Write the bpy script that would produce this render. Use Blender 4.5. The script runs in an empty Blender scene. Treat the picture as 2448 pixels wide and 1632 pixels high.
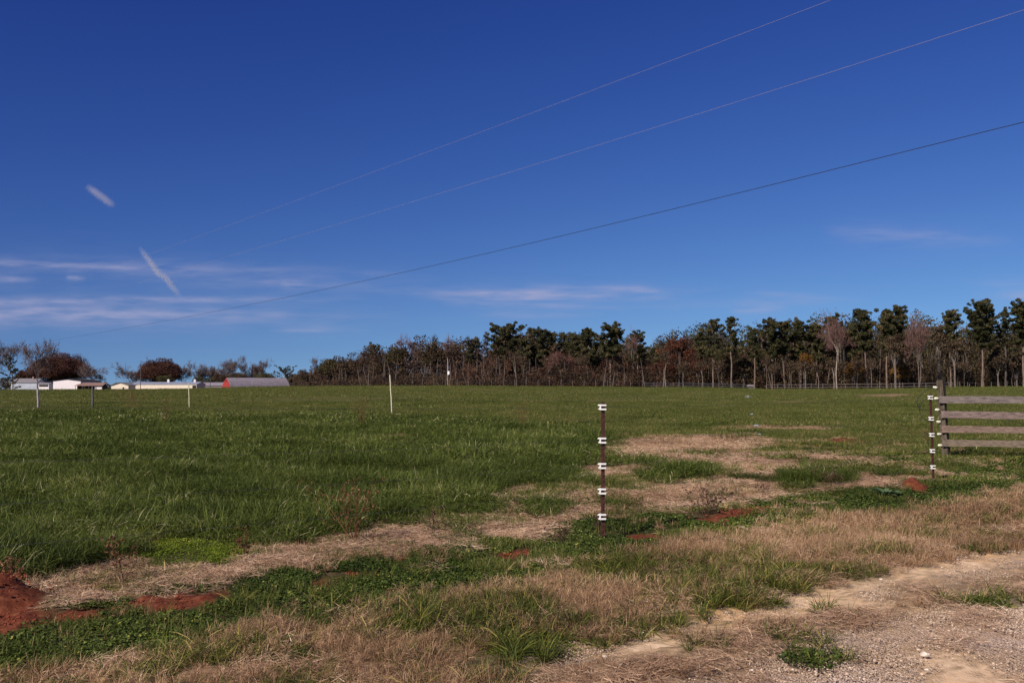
import bpy, math, random
import numpy as np

# ------------------------------------------------------------------ camera, sky, sun
SC = bpy.context.scene
COL = SC.collection
FPX = 2380.0                    # focal length in photo pixels (2448 wide)
CAMZ = 1.6
PITCH = math.atan(99 / FPX)
cd = bpy.data.cameras.new('camera'); cd.lens = 35.0; cd.sensor_width = 36.0
cd.clip_start = 0.05; cd.clip_end = 12000
cam = bpy.data.objects.new('camera', cd); COL.objects.link(cam)
cam.location = (0, 0, CAMZ); cam.rotation_euler = (math.pi / 2 + PITCH, 0, 0)
SC.camera = cam
SUN_EL, SUN_AZ = 35.0, 219.3    # degrees, azimuth clockwise from +Y
SC.view_settings.view_transform = 'Standard'; SC.view_settings.look = 'None'
SC.view_settings.gamma = 1.0; SC.view_settings.exposure = 0.28

sl = bpy.data.lights.new('sun', 'SUN'); sl.energy = 5.0; sl.angle = math.radians(0.5)
sl.color = (1.0, 0.90, 0.78)
so = bpy.data.objects.new('sun', sl); COL.objects.link(so)
so.rotation_euler = (math.pi / 2 - math.radians(SUN_EL), 0, math.radians(180 - SUN_AZ))

W = bpy.data.worlds.new('World'); SC.world = W; W.use_nodes = True
NT = W.node_tree; N = NT.nodes; L = NT.links

def _val(nt, sock, v):
    if isinstance(v, (int, float)): sock.default_value = v
    else: nt.links.new(v, sock)
def M_(nt, op, a, b=0.0, c=None, clamp=False):
    n = nt.nodes.new('ShaderNodeMath'); n.operation = op; n.use_clamp = clamp
    _val(nt, n.inputs[0], a); _val(nt, n.inputs[1], b)
    if c is not None: _val(nt, n.inputs[2], c)
    return n.outputs[0]
def mix(nt, fac, a, b, blend='MIX'):
    n = nt.nodes.new('ShaderNodeMix'); n.data_type = 'RGBA'; n.blend_type = blend; n.clamp_factor = True
    for s, v in ((n.inputs[0], fac), (n.inputs[6], a), (n.inputs[7], b)):
        if isinstance(v, tuple): s.default_value = (*v, 1) if len(v) == 3 else v
        else: _val(nt, s, v)
    return n.outputs[2]

tc = N.new('ShaderNodeTexCoord'); sx = N.new('ShaderNodeSeparateXYZ'); L.new(tc.outputs['Generated'], sx.inputs[0])
cz = N.new('ShaderNodeCombineXYZ'); L.new(sx.outputs[0], cz.inputs[0]); L.new(sx.outputs[1], cz.inputs[1])
L.new(M_(NT, 'MAXIMUM', M_(NT, 'MULTIPLY_ADD', sx.outputs[2], .8, .10), 0.0), cz.inputs[2])
sky = N.new('ShaderNodeTexSky'); sky.sky_type = 'NISHITA'; sky.sun_disc = False
sky.sun_elevation = math.radians(SUN_EL); sky.sun_rotation = math.radians(SUN_AZ)
sky.air_density = 1.0; sky.dust_density = 0.25; sky.ozone_density = 3.5; sky.altitude = 200
L.new(cz.outputs[0], sky.inputs[0])
ss = N.new('ShaderNodeSeparateColor'); L.new(sky.outputs[0], ss.inputs[0])
cs = N.new('ShaderNodeCombineColor'); SKYK = 0.088
for k, (gain, gam) in enumerate(((1.80, 2.12), (1.25, 1.973), (.92, 1.336))):   # deep winter blue of the photo
    q = M_(NT, 'MINIMUM', M_(NT, 'MULTIPLY', ss.outputs[k], SKYK), 0.75)
    L.new(M_(NT, 'MULTIPLY', M_(NT, 'POWER', q, gam), gain / SKYK), cs.inputs[k])
# cirrus streaks: curves of azimuth / elevation, thinned by stretched noise
U = M_(NT, 'DIVIDE', sx.outputs[0], M_(NT, 'MAXIMUM', sx.outputs[1], 0.02))
V = M_(NT, 'DIVIDE', sx.outputs[2], M_(NT, 'MAXIMUM', sx.outputs[1], 0.02))
uv = N.new('ShaderNodeCombineXYZ')
_val(NT, uv.inputs[0], M_(NT, 'MULTIPLY', U, 4.0)); _val(NT, uv.inputs[1], M_(NT, 'MULTIPLY', V, 60.0))
nz = N.new('ShaderNodeTexNoise'); nz.inputs['Scale'].default_value = 1.2; nz.inputs['Detail'].default_value = 5
L.new(uv.outputs[0], nz.inputs['Vector'])
uv2 = N.new('ShaderNodeCombineXYZ')
_val(NT, uv2.inputs[0], M_(NT, 'MULTIPLY', U, 22.0)); _val(NT, uv2.inputs[1], M_(NT, 'MULTIPLY', V, 150.0))
nz2 = N.new('ShaderNodeTexNoise'); nz2.inputs['Scale'].default_value = 1.0; nz2.inputs['Detail'].default_value = 7
L.new(uv2.outputs[0], nz2.inputs['Vector'])
wob = M_(NT, 'MULTIPLY', M_(NT, 'SUBTRACT', nz.outputs[0], 0.5), 0.010)
Vw = M_(NT, 'ADD', V, wob)
STREAKS = [  # x0,y0,x1,y1, half thickness, strength (angles given as photo pixels / focal length)
    (-600, 610, 1080, 662, 10, .46), (-600, 722, 900, 714, 6, .62), (-600, 744, 1000, 758, 13, .66),
    (-60, 664, 92, 667, 7, .42), (150, 660, 205, 668, 5, .35), (664, 681, 752, 687, 6, .40),
    (1100, 690, 1420, 722, 8, .26), (1180, 700, 1640, 714, 5, .34), (1500, 690, 1620, 700, 6, .28),
    (1120, 752, 1460, 754, 5, .24), (1960, 550, 2460, 576, 12, .30), (900, 702, 1760, 692, 7, .34), (1050, 728, 1560, 736, 6, .30), (1000, 714, 1500, 712, 4, .3), (1250, 682, 1640, 690, 4, .28), (-600, 770, 900, 776, 9, .18), (300, 668, 1200, 694, 8, .24), (1500, 730, 2100, 722, 6, .2), (1740, 742, 1900, 734, 7, .34),
    (2320, 706, 2900, 708, 8, .42), (1760, 704, 2070, 716, 5, .20), (640, 788, 900, 792, 5, .28), (2300, 676, 2800, 684, 7, .2)]
tot = 0.0
for x0, y0, x1, y1, hw, st in STREAKS:
    u0, u1 = (x0 - 1224) / FPX, (x1 - 1224) / FPX; v0, v1 = (915 - y0) / FPX, (915 - y1) / FPX
    t = M_(NT, 'DIVIDE', M_(NT, 'SUBTRACT', U, u0), u1 - u0)
    ends = M_(NT, 'MULTIPLY', M_(NT, 'MULTIPLY', t, 5.0, clamp=True),
              M_(NT, 'MULTIPLY', M_(NT, 'SUBTRACT', 1.0, t), 2.2, clamp=True))
    d = M_(NT, 'DIVIDE', M_(NT, 'SUBTRACT', Vw, M_(NT, 'MULTIPLY_ADD', t, v1 - v0, v0)), hw * 1.15 / FPX)
    g = M_(NT, 'DIVIDE', 1.0, M_(NT, 'ADD', 1.0, M_(NT, 'POWER', M_(NT, 'ABSOLUTE', d), 2.3)))
    tot = M_(NT, 'ADD', tot, M_(NT, 'MULTIPLY', M_(NT, 'MULTIPLY', g, ends), st))
thin = M_(NT, 'MULTIPLY_ADD', nz2.outputs[0], 3.2, -.70, clamp=False)
front = M_(NT, 'GREATER_THAN', sx.outputs[1], 0.05)
fac = M_(NT, 'MULTIPLY', M_(NT, 'MULTIPLY', M_(NT, 'MULTIPLY', tot, M_(NT, 'MAXIMUM', thin, 0.12)), 0.74), front, clamp=True)
skyc = mix(NT, fac, cs.outputs[0], (3.7, 3.72, 5.5))
L.new(skyc, N['Background'].inputs[0]); N['Background'].inputs[1].default_value = 0.088

# ------------------------------------------------------------------ geometry helpers
def ray(px, py):
    cx, cy = (px - 1224) / FPX, (816 - py) / FPX
    return cx, math.cos(PITCH) - cy * math.sin(PITCH), math.sin(PITCH) + cy * math.cos(PITCH)
def at(px, py, Y):
    d = ray(px, py); t = Y / d[1]
    return np.array((d[0] * t, Y, CAMZ + d[2] * t))
def G(px, py):
    d = ray(px, py); t = -CAMZ / d[2]
    return d[0] * t, d[1] * t
def to_px(X, Y, Z=0.0):
    dep = Y * math.cos(PITCH) + (Z - CAMZ) * math.sin(PITCH); dep = np.maximum(dep, .01)
    up = -Y * math.sin(PITCH) + (Z - CAMZ) * math.cos(PITCH)
    return 1224 + FPX * X / dep, 816 - FPX * up / dep

def _hash(ix, iy, s):
    h = np.sin(ix * 127.1 + iy * 311.7 + s * 74.7) * 43758.5453
    return h - np.floor(h)
def vnoise(x, y, s=0):
    x = np.asarray(x, float); y = np.asarray(y, float)
    ix, iy = np.floor(x), np.floor(y); fx, fy = x - ix, y - iy
    fx = fx * fx * (3 - 2 * fx); fy = fy * fy * (3 - 2 * fy)
    a, b = _hash(ix, iy, s), _hash(ix + 1, iy, s); c, d = _hash(ix, iy + 1, s), _hash(ix + 1, iy + 1, s)
    return (a * (1 - fx) + b * fx) * (1 - fy) + (c * (1 - fx) + d * fx) * fy
def fbm(x, y, s=0, o=4):
    r = 0; a = .5
    for k in range(o):
        r = r + a * (vnoise(x, y, s + k * 7) - .5) * 2; x = x * 2.03 + 11.3; y = y * 2.03 + 5.7; a *= .5
    return r
def sm(t):
    t = np.clip(t, 0, 1); return t * t * (3 - 2 * t)

# height of the field: nearly flat here, a low crest about 230 m out, falling away behind it
CRX = np.array([-900, 0, 200, 400, 530, 690, 800, 1000, 1150, 1400, 1650, 1760, 1820, 2000, 2200, 2280, 2448, 3300]) * 1.0
CRY = np.array([932, 932, 931, 930, 927, 924, 922.5, 922.5, 923, 925, 926, 928, 931, 930, 928, 925.5, 925, 925]) * 1.0
def gauss(X, Y, cx, cy, r, h, ex=1.0): return h * np.exp(-(((X - cx) / (r * ex)) ** 2 + ((Y - cy) / r) ** 2))
MOUNDS = []
def hgt(X, Y, fine=True):
    X = np.asarray(X, float); Y = np.asarray(Y, float)
    px = 1224 + FPX * X / np.maximum(Y, 3.0)
    zc = CAMZ - (np.interp(px, CRX, CRY) - 915) / FPX * 230.0
    z = zc * sm((Y - 35) / 195.0)
    left = sm((900 - px) / 500.0)
    z = z - sm((Y - 232) / 200.0) * (1.3 + 2.4 * left) - np.maximum(Y - 330, 0) * (.0035 + .003 * left)
    near = np.exp(-np.maximum(Y - 5, 0) / 40.0)
    z = z + fbm(X * .35, Y * .35, 3, 3) * .035 * near
    if fine:
        z = z + fbm(X * 2.2, Y * 2.2, 9, 3) * .012 * np.exp(-np.maximum(Y - 5, 0) / 15.0)
    for cx, cy, r, h, ex in MOUNDS: z = z + gauss(X, Y, cx, cy, r, h, ex)
    return z

def tag(o, label=None, cat=None, group=None, kind=None):
    if label: o['label'] = label
    if cat: o['category'] = cat
    if group: o['group'] = group
    if kind: o['kind'] = kind
    return o
def link_mesh(name, me, mat, parent=None):
    if mat: me.materials.append(mat)
    o = bpy.data.objects.new(name, me); COL.objects.link(o)
    if parent is not None: o.parent = parent
    return o
def thing(name, label, cat, loc=(0, 0, 0), group=None, rz=0.0):
    o = bpy.data.objects.new(name, None); COL.objects.link(o); o.empty_display_size = .2
    o.location = tuple(float(v) for v in loc); o.rotation_euler = (0, 0, rz)
    return tag(o, label, cat, group)
def fast_mesh(name, V, F, var=None, smooth=False):
    """V (n,3) ; F list of (m,k) int arrays"""
    V = np.asarray(V, dtype=np.float32); me = bpy.data.meshes.new(name)
    F = [np.asarray(f, dtype=np.int32) for f in F if len(f)]
    me.vertices.add(len(V)); me.vertices.foreach_set('co', V.ravel())
    nl = sum(f.size for f in F); npoly = sum(len(f) for f in F)
    me.loops.add(nl); me.polygons.add(npoly)
    me.loops.foreach_set('vertex_index', np.concatenate([f.ravel() for f in F]))
    tots = np.concatenate([np.full(len(f), f.shape[1], np.int32) for f in F])
    st = np.concatenate([[0], np.cumsum(tots)[:-1]]).astype(np.int32)
    me.polygons.foreach_set('loop_start', st)
    me.polygons.foreach_set('loop_total', tots)
    me.polygons.foreach_set('use_smooth', np.full(npoly, bool(smooth)))
    me.update(calc_edges=True)
    if var is not None:
        a = me.attributes.new('var', 'FLOAT', 'POINT'); a.data.foreach_set('value', np.asarray(var, np.float32))
    me.validate()
    return me
class MB:
    def __init__(s): s.v = []; s.q = []; s.n = 0; s.tri = []; s.var = []
    def add(s, V, F, var=.5):
        V = np.asarray(V, float); 
        for f in F:
            f = np.asarray(f) + s.n
            (s.tri if f.shape[1] == 3 else s.q if f.shape[1] == 4 else s.__dict__.setdefault('n%d' % f.shape[1], [])).append(f)
        s.v.append(V); s.n += len(V); s.var.append(np.full(len(V), var) if np.isscalar(var) else var)
    def box(s, c, size, rz=0.0, bev=0.0):
        x, y, z = [k / 2 for k in size]
        if bev > 0:                                     # chamfered long box
            b = bev; pr = [(-x + b, -z), (x - b, -z), (x, -z + b), (x, z - b), (x - b, z), (-x + b, z), (-x, z - b), (-x, -z + b)]
            V = np.array([(p[0], yy, p[1]) for yy in (-y, y) for p in pr])
            F = [[[i, (i + 1) % 8, 8 + (i + 1) % 8, 8 + i] for i in range(8)]]
            ends = [[0, 1, 2, 3, 4, 5, 6, 7], [15, 14, 13, 12, 11, 10, 9, 8]]
            F.append(ends)
        else:
            V = np.array([(i, j, k) for i in (-x, x) for j in (-y, y) for k in (-z, z)])
            F = [[[0, 1, 3, 2], [4, 6, 7, 5], [0, 4, 5, 1], [2, 3, 7, 6], [0, 2, 6, 4], [1, 5, 7, 3]]]
        ca, sa = math.cos(rz), math.sin(rz)
        V = np.stack([V[:, 0] * ca - V[:, 1] * sa, V[:, 0] * sa + V[:, 1] * ca, V[:, 2]], 1) + np.asarray(c)
        s.add(V, F)
    def prism(s, prof, y0, y1):
        """profile (x,z) polygon extruded along y"""
        n = len(prof)
        V = np.array([(p[0], y0, p[1]) for p in prof] + [(p[0], y1, p[1]) for p in prof])
        s.add(V, [[[i, (i + 1) % n, n + (i + 1) % n, n + i] for i in range(n)], [list(range(n))[::-1], list(range(n, 2 * n))]])
    def tube(s, P, R, k=6, var=.5, cap=True):
        P = np.asarray(P, float); R = np.broadcast_to(np.asarray(R, float), (len(P),))
        T = np.gradient(P, axis=0); T /= np.linalg.norm(T, axis=1)[:, None] + 1e-9
        ref = np.array((0, 0, 1.0)) if abs(T[0][2]) < .9 else np.array((1.0, 0, 0))
        A = np.cross(T, ref); A /= np.linalg.norm(A, axis=1)[:, None] + 1e-9; B = np.cross(T, A)
        an = np.arange(k) * 2 * math.pi / k
        V = P[:, None, :] + R[:, None, None] * (np.cos(an)[None, :, None] * A[:, None, :] + np.sin(an)[None, :, None] * B[:, None, :])
        n = len(P); i = np.arange(n - 1)[:, None] * k; j = np.arange(k)[None]; j2 = (j + 1) % k
        F = np.stack([i + j, i + j2, i + k + j2, i + k + j], -1).reshape(-1, 4)
        s.add(V.reshape(-1, 3), [F], var)
        if cap and k == 4: s.add(V[-1], [[[0, 1, 2, 3]]], var)
        elif cap and k > 4:
            s.add(np.vstack([V[-1], P[-1]]), [[[a, (a + 1) % k, k] for a in range(k)]], var)
    def build(s, name, mat, parent=None, smooth=False):
        F = []
        for key in ['tri', 'q'] + [k for k in s.__dict__ if k[0] == 'n' and k[1:].isdigit()]:
            fs = s.__dict__[key]
            if len(fs): F.append(np.concatenate(fs))
        me = fast_mesh(name, np.concatenate(s.v), F, np.concatenate(s.var), smooth)
        return link_mesh(name, me, mat, parent)

# ------------------------------------------------------------------ materials
def new_mat(name):
    m = bpy.data.materials.new(name); m.use_nodes = True; return m, m.node_tree, m.node_tree.nodes['Principled BSDF']
def ramp(nt, fac, stops, interp='LINEAR'):
    r = nt.nodes.new('ShaderNodeValToRGB'); r.color_ramp.interpolation = interp
    e = r.color_ramp.elements
    while len(e) < len(stops): e.new(.5)
    for k, (p, c) in enumerate(stops): e[k].position = p; e[k].color = (*c, 1)
    nt.links.new(fac, r.inputs[0]) if not isinstance(fac, float) else None
    return r.outputs[0]
def noise(nt, scale, detail=4, rough=.6, vec=None, stretch=None, coord='Object'):
    t = nt.nodes.new('ShaderNodeTexCoord'); v = vec if vec is not None else t.outputs[coord]
    if stretch:
        mp = nt.nodes.new('ShaderNodeMapping'); mp.inputs['Scale'].default_value = stretch
        nt.links.new(v, mp.inputs[0]); v = mp.outputs[0]
    n = nt.nodes.new('ShaderNodeTexNoise'); n.inputs['Scale'].default_value = scale
    n.inputs['Detail'].default_value = detail; n.inputs['Roughness'].default_value = rough
    nt.links.new(v, n.inputs['Vector']); return n.outputs[0]
def attr(nt, name, kind='GEOMETRY', out='Fac'):
    a = nt.nodes.new('ShaderNodeAttribute'); a.attribute_type = kind; a.attribute_name = name; return a.outputs[out]
def mat_noise(name, stops, scale=3, rough=.85, stretch=None, bump=0.0, spec=.3, metal=0.0, detail=5):
    m, nt, b = new_mat(name)
    f = noise(nt, scale, detail, .6, stretch=stretch)
    nt.links.new(ramp(nt, f, stops), b.inputs['Base Color'])
    b.inputs['Roughness'].default_value = rough; b.inputs['Specular IOR Level'].default_value = spec; b.inputs['Metallic'].default_value = metal
    if bump:
        bp = nt.nodes.new('ShaderNodeBump'); bp.inputs['Strength'].default_value = bump; bp.inputs['Distance'].default_value = .02
        nt.links.new(f, bp.inputs['Height']); nt.links.new(bp.outputs[0], b.inputs['Normal'])
    return m
def leaf_mat(name, stops, trans=.3, rough=.65, inst=True, spec=.2):
    m, nt, b = new_mat(name)
    f = attr(nt, 'var')
    if inst:
        f = M_(nt, 'ADD', M_(nt, 'MULTIPLY', f, .80), M_(nt, 'MULTIPLY_ADD', attr(nt, 'tint', 'INSTANCER'), .42, -.10))
    c = ramp(nt, f, stops)
    nt.links.new(c, b.inputs['Base Color']); b.inputs['Roughness'].default_value = rough
    b.inputs['Specular IOR Level'].default_value = spec
    if trans > 0:
        t = nt.nodes.new('ShaderNodeBsdfTranslucent'); nt.links.new(c, t.inputs[0])
        mx = nt.nodes.new('ShaderNodeMixShader'); mx.inputs[0].default_value = trans
        nt.links.new(b.outputs[0], mx.inputs[1]); nt.links.new(t.outputs[0], mx.inputs[2])
        nt.links.new(mx.outputs[0], nt.nodes['Material Output'].inputs[0])
    return m

# ------------------------------------------------------------------ ground zones
K = 2448 / 2352.0
def poly(*p): return np.array(p, float) * K
(FAR, TALL, STRAW, BRIGHT, CLOVER, CLAY, DRY, VGREEN, SAND, THATCH, GRAVEL, RTUFT, SHORT, PALE) = range(14)
ZONES = [  # painted in this order; outlines in photo-scale units on the flat ground, edges broken up by noise
    (TALL, poly((-2500, 1900), (-2500, 950), (200, 946), (600, 950), (900, 955), (1080, 962), (1200, 972), (1330, 985), (1400, 998), (1390, 1040), (1350, 1082), (1390, 1125), (1180, 1128), (1105, 1142), (1000, 1172), (880, 1205), (760, 1236), (650, 1262), (520, 1246), (330, 1252), (290, 1275), (200, 1306), (60, 1335), (-300, 1430), (-2500, 1900))),
    (STRAW, poly((1395, 1015), (1500, 1003), (1600, 1008), (1760, 1008), (1900, 1030), (2120, 1062), (2160, 1085), (2140, 1110), (1900, 1128), (1700, 1160), (1500, 1190), (1300, 1215), (1060, 1252), (820, 1290), (700, 1312), (420, 1355), (170, 1398), (60, 1400), (40, 1345), (200, 1306), (300, 1285), (520, 1285), (650, 1262), (760, 1236), (880, 1205), (1000, 1172), (1105, 1142), (1180, 1128), (1390, 1125), (1350, 1082), (1390, 1040))),
    (SHORT, poly((1700, 1020), (1900, 1022), (2352, 1060), (2700, 1070), (2700, 1090), (2352, 1080), (2120, 1070), (1900, 1048), (1780, 1040))),
    (SHORT, poly((1880, 1062), (2100, 1075), (2160, 1100), (2000, 1090), (1880, 1075))),
    (SHORT, poly((1360, 1100), (1470, 1090), (1560, 1100), (1480, 1124), (1400, 1140))),
    (SHORT, poly((1360, 1150), (1500, 1165), (1480, 1185), (1380, 1190))),
    (SHORT, poly((990, 1175), (1140, 1188), (1100, 1205), (1000, 1196))),
    (SHORT, poly((1180, 1120), (1370, 1105), (1370, 1135), (1200, 1142))),
    (PALE, poly((1480, 1005), (1740, 1003), (1800, 1022), (1640, 1042), (1480, 1030))),
    (PALE, poly((1410, 1140), (1640, 1122), (1780, 1128), (1600, 1160), (1430, 1172))),
    (PALE, poly((1690, 976), (1880, 978), (1880, 988), (1700, 986))), (PALE, poly((1210, 988), (1262, 986), (1260, 1000), (1215, 998))),
    (PALE, poly((880, 1000), (945, 1000), (940, 1010), (890, 1012))), (STRAW, poly((1780, 922), (1860, 922), (1860, 928), (1790, 928))),
    (PALE, poly((1960, 909), (2110, 905), (2110, 912), (1970, 914))),
    (CLAY, poly((1926, 1006), (1968, 1006), (1968, 1020), (1930, 1020))),
    (TALL, poly((1400, 1052), (1470, 1050), (1530, 1060), (1520, 1072), (1430, 1070))), (TALL, poly((1455, 1100), (1530, 1092), (1600, 1080), (1680, 1084), (1700, 1094), (1630, 1104), (1555, 1106), (1520, 1122), (1475, 1118))),
    (TALL, poly((1590, 1040), (1640, 1032), (1665, 1045), (1600, 1052))),
    (TALL, poly((1832, 1104), (1865, 1090), (1935, 1092), (1950, 1108), (1890, 1120), (1838, 1118))),
    (TALL, poly((1755, 1102), (1800, 1098), (1800, 1115), (1760, 1115))),
    (TALL, poly((1185, 1168), (1230, 1152), (1300, 1162), (1315, 1188), (1240, 1198), (1188, 1190))),
    (TALL, poly((1005, 1160), (1060, 1140), (1120, 1150), (1142, 1180), (1060, 1190), (1010, 1180))),
    (TALL, poly((1450, 1163), (1500, 1160), (1500, 1178), (1455, 1180))),
    (BRIGHT, poly((310, 1255), (400, 1240), (520, 1244), (610, 1262), (590, 1290), (450, 1306), (330, 1302), (270, 1288))),
    (CLOVER, poly((-1800, 1900), (-1500, 1620), (-300, 1500), (0, 1400), (160, 1398), (420, 1355), (700, 1308), (820, 1288), (1060, 1250), (1300, 1213), (1500, 1190), (1700, 1160), (1900, 1128), (2150, 1108), (2180, 1085), (2352, 1050), (3200, 1010), (3200, 1075), (2352, 1120), (2130, 1164), (1900, 1188), (1760, 1210), (1560, 1242), (1480, 1268), (1300, 1314), (1080, 1360), (900, 1396), (760, 1422), (420, 1472), (260, 1505), (0, 1540), (-400, 1670), (-900, 2030))),
    (DRY, poly((-900, 2100), (-400, 1675), (0, 1545), (260, 1510), (420, 1476), (760, 1427), (900, 1400), (1080, 1364), (1300, 1318), (1480, 1272), (1560, 1246), (1760, 1214), (1900, 1192), (2130, 1168), (2352, 1124), (3200, 1080), (3200, 1120), (2352, 1242), (2180, 1272), (2060, 1302), (1950, 1322), (1900, 1345), (1740, 1380), (1620, 1405), (1500, 1445), (1350, 1475), (1290, 1500), (1190, 1562), (1000, 2100))),
    (CLOVER, poly((1260, 1285), (1480, 1240), (1560, 1240), (1500, 1275), (1380, 1295), (1270, 1310))),
    (VGREEN, poly((1300, 1300), (1420, 1280), (1600, 1288), (1700, 1320), (1560, 1352), (1380, 1340))),
    (VGREEN, poly((860, 1450), (940, 1395), (1120, 1375), (1240, 1400), (1300, 1440), (1330, 1440), (1340, 1480), (1290, 1500), (1230, 1530), (1150, 1500), (1000, 1480), (900, 1470))),
    (VGREEN, poly((1560, 1330), (1740, 1300), (1940, 1300), (1955, 1322), (1900, 1348), (1740, 1382), (1630, 1402), (1500, 1440), (1440, 1430), (1540, 1370))),
    (VGREEN, poly((1980, 1262), (2050, 1260), (2080, 1285), (2010, 1296), (1960, 1285))),
    (VGREEN, poly((1040, 1530), (1130, 1500), (1230, 1520), (1160, 1575), (1000, 1640))),
    (VGREEN, poly((620, 1550), (740, 1530), (790, 1580), (700, 1640), (600, 1620))),
    (VGREEN, poly((2240, 1225), (2300, 1220), (2310, 1238), (2250, 1242))),
    (CLAY, poly((-200, 1360), (40, 1352), (75, 1380), (122, 1402), (120, 1430), (40, 1458), (-200, 1480))),
    (CLAY, poly((140, 1420), (180, 1402), (240, 1404), (235, 1422), (170, 1436))),
    (CLAY, poly((300, 1402), (360, 1376), (460, 1368), (540, 1350), (565, 1368), (500, 1392), (400, 1414), (320, 1412))),
    (CLAY, poly((748, 1334), (785, 1324), (812, 1332), (790, 1346), (752, 1348))), (CLAY, poly((815, 1322), (875, 1310), (870, 1322), (820, 1332))),
    (CLAY, poly((925, 1286), (960, 1280), (978, 1290), (930, 1298))), (CLAY, poly((1140, 1272), (1190, 1258), (1225, 1262), (1215, 1274), (1160, 1284), (1135, 1284))),
    (CLAY, poly((1165, 1236), (1215, 1234), (1225, 1246), (1165, 1246))), (CLAY, poly((1430, 1232), (1500, 1225), (1530, 1230), (1510, 1240), (1440, 1240))),
    (CLAY, poly((1618, 1198), (1680, 1180), (1780, 1162), (1790, 1172), (1710, 1196), (1640, 1206))),
    (CLAY, poly((2070, 1128), (2078, 1104), (2100, 1100), (2128, 1122), (2120, 1134))),
    (GRAVEL, poly((1000, 2100), (1192, 1566), (1292, 1502), (1350, 1478), (1500, 1448), (1620, 1408), (1740, 1383), (1900, 1348), (1950, 1325), (2060, 1305), (2180, 1275), (2352, 1245), (3200, 1122), (9000, 1300), (6000, 4000), (1000, 4000))),
    (SAND, poly((1250, 1530), (1300, 1500), (1500, 1450), (1620, 1410), (1740, 1385), (1900, 1350), (2050, 1308), (2200, 1275), (2352, 1248), (3200, 1124), (3200, 1140), (2352, 1270), (2200, 1305), (2060, 1335), (1960, 1375), (1820, 1405), (1700, 1430), (1560, 1475), (1420, 1500), (1300, 1530))),
    (GRAVEL, poly((1290, 1500), (1345, 1498), (1400, 1502), (1390, 1515), (1290, 1525))),
    (GRAVEL, poly((2080, 1360), (2120, 1342), (2250, 1325), (2300, 1330), (2180, 1362))),
    (THATCH, poly((1200, 1600), (1280, 1532), (1420, 1506), (1560, 1480), (1700, 1435), (1820, 1410), (1960, 1392), (2060, 1365), (2200, 1345), (2352, 1300), (3200, 1170), (3200, 1200), (2352, 1372), (2240, 1400), (2100, 1388), (2000, 1430), (1860, 1450), (1760, 1500), (1650, 1540), (1560, 1640), (1200, 1700))),
    (SAND, poly((1880, 1392), (1960, 1368), (2040, 1376), (2060, 1388), (2010, 1402), (1900, 1408))),
    (SAND, poly((2080, 1500), (2170, 1480), (2260, 1500), (2300, 1560), (2200, 1640), (2060, 1640), (2120, 1560))),
    (RTUFT, poly((1770, 1486), (1830, 1478), (1885, 1490), (1870, 1500), (1780, 1498))),
    (RTUFT, poly((1845, 1510), (1890, 1506), (1900, 1518), (1850, 1522))), (RTUFT, poly((1590, 1490), (1650, 1486), (1640, 1510), (1600, 1512))),
    (RTUFT, poly((2200, 1378), (2340, 1366), (2352, 1380), (2240, 1398))),
]
def inpoly(px, py, P):
    c = np.zeros(px.shape, bool); n = len(P)
    for i in range(n):
        x0, y0 = P[i]; x1, y1 = P[(i + 1) % n]
        if y0 == y1: continue
        m = (y0 > py) != (y1 > py)
        c ^= m & (px < (x1 - x0) * (py - y0) / (y1 - y0) + x0)
    return c
def zone(X, Y, warp=True):
    X = np.asarray(X, float); Y = np.asarray(Y, float)
    if warp:
        a = .05 + .012 * Y
        X = X + (fbm(X * .9, Y * .9, 21, 4)) * a * 1.7 + (vnoise(X * 9, Y * 9, 5) - .5) * .12
        Y = Y + (fbm(X * .9, Y * .9, 41, 4)) * a * 1.3 + (vnoise(X * 9, Y * 9, 6) - .5) * .16
    px, py = to_px(X, np.maximum(Y, .6)); lab = np.zeros(X.shape, int)
    for k, P in ZONES:
        bb = (px >= P[:, 0].min()) & (px <= P[:, 0].max()) & (py >= P[:, 1].min()) & (py <= P[:, 1].max())
        ii = np.nonzero(bb)[0]
        if len(ii):
            w = inpoly(px[ii], py[ii], P); lab[ii[w]] = k
    beh = Y < 3.2
    lab = np.where(beh & (X < 0), DRY, np.where(beh, GRAVEL, lab))
    return lab

def gp(x, y): return G(x * K, y * K)
mx, my = gp(12, 1395)
MOUNDS += [(mx - .12, my + .05, .26, .22, 1.35), (gp(2097, 1124)[0], gp(2097, 1124)[1], .15, .19, 1.0),
           (gp(1948, 1018)[0], gp(1948, 1018)[1], .38, .16, 1.3), (*gp(430, 1388), .22, .035, 1.6), (*gp(1700, 1182), .3, .04, 1.8)]
RDX, RDY = gp(1900, 1460)

# ------------------------------------------------------------------ ground sheet
def axis(a, b, step, far, neg, g=1.13):
    c = list(np.arange(a, b, step)); s = step; x = b
    while x < far: c.append(x); s *= g; x += s
    s = step; x = a - step; lo = []
    while x > neg: lo.append(x); s *= g; x -= s
    return np.array(lo[::-1] + c)
xs = axis(-8.0, 10.0, .05, 3500, -3500, 1.07); ys = axis(4.6, 19.0, .05, 5000, -400, 1.045)
GX, GY = np.meshgrid(xs, ys); gx, gy = GX.ravel(), GY.ravel()
gz = hgt(gx, gy)
lab = zone(gx, gy)
for cx, cy, r_m, h_m, ex_m in MOUNDS[:3]: lab[(((gx - cx) / ex_m) ** 2 + (gy - cy) ** 2) < (r_m * 1.0) ** 2] = CLAY
SOFT = {k: (lab == k).astype(float) for k in (SAND, GRAVEL, THATCH, STRAW, DRY, PALE, CLAY)}
near_ = np.nonzero((gy < 40) & (np.abs(gx) < 25))[0]; _r = np.random.default_rng(5)
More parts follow.
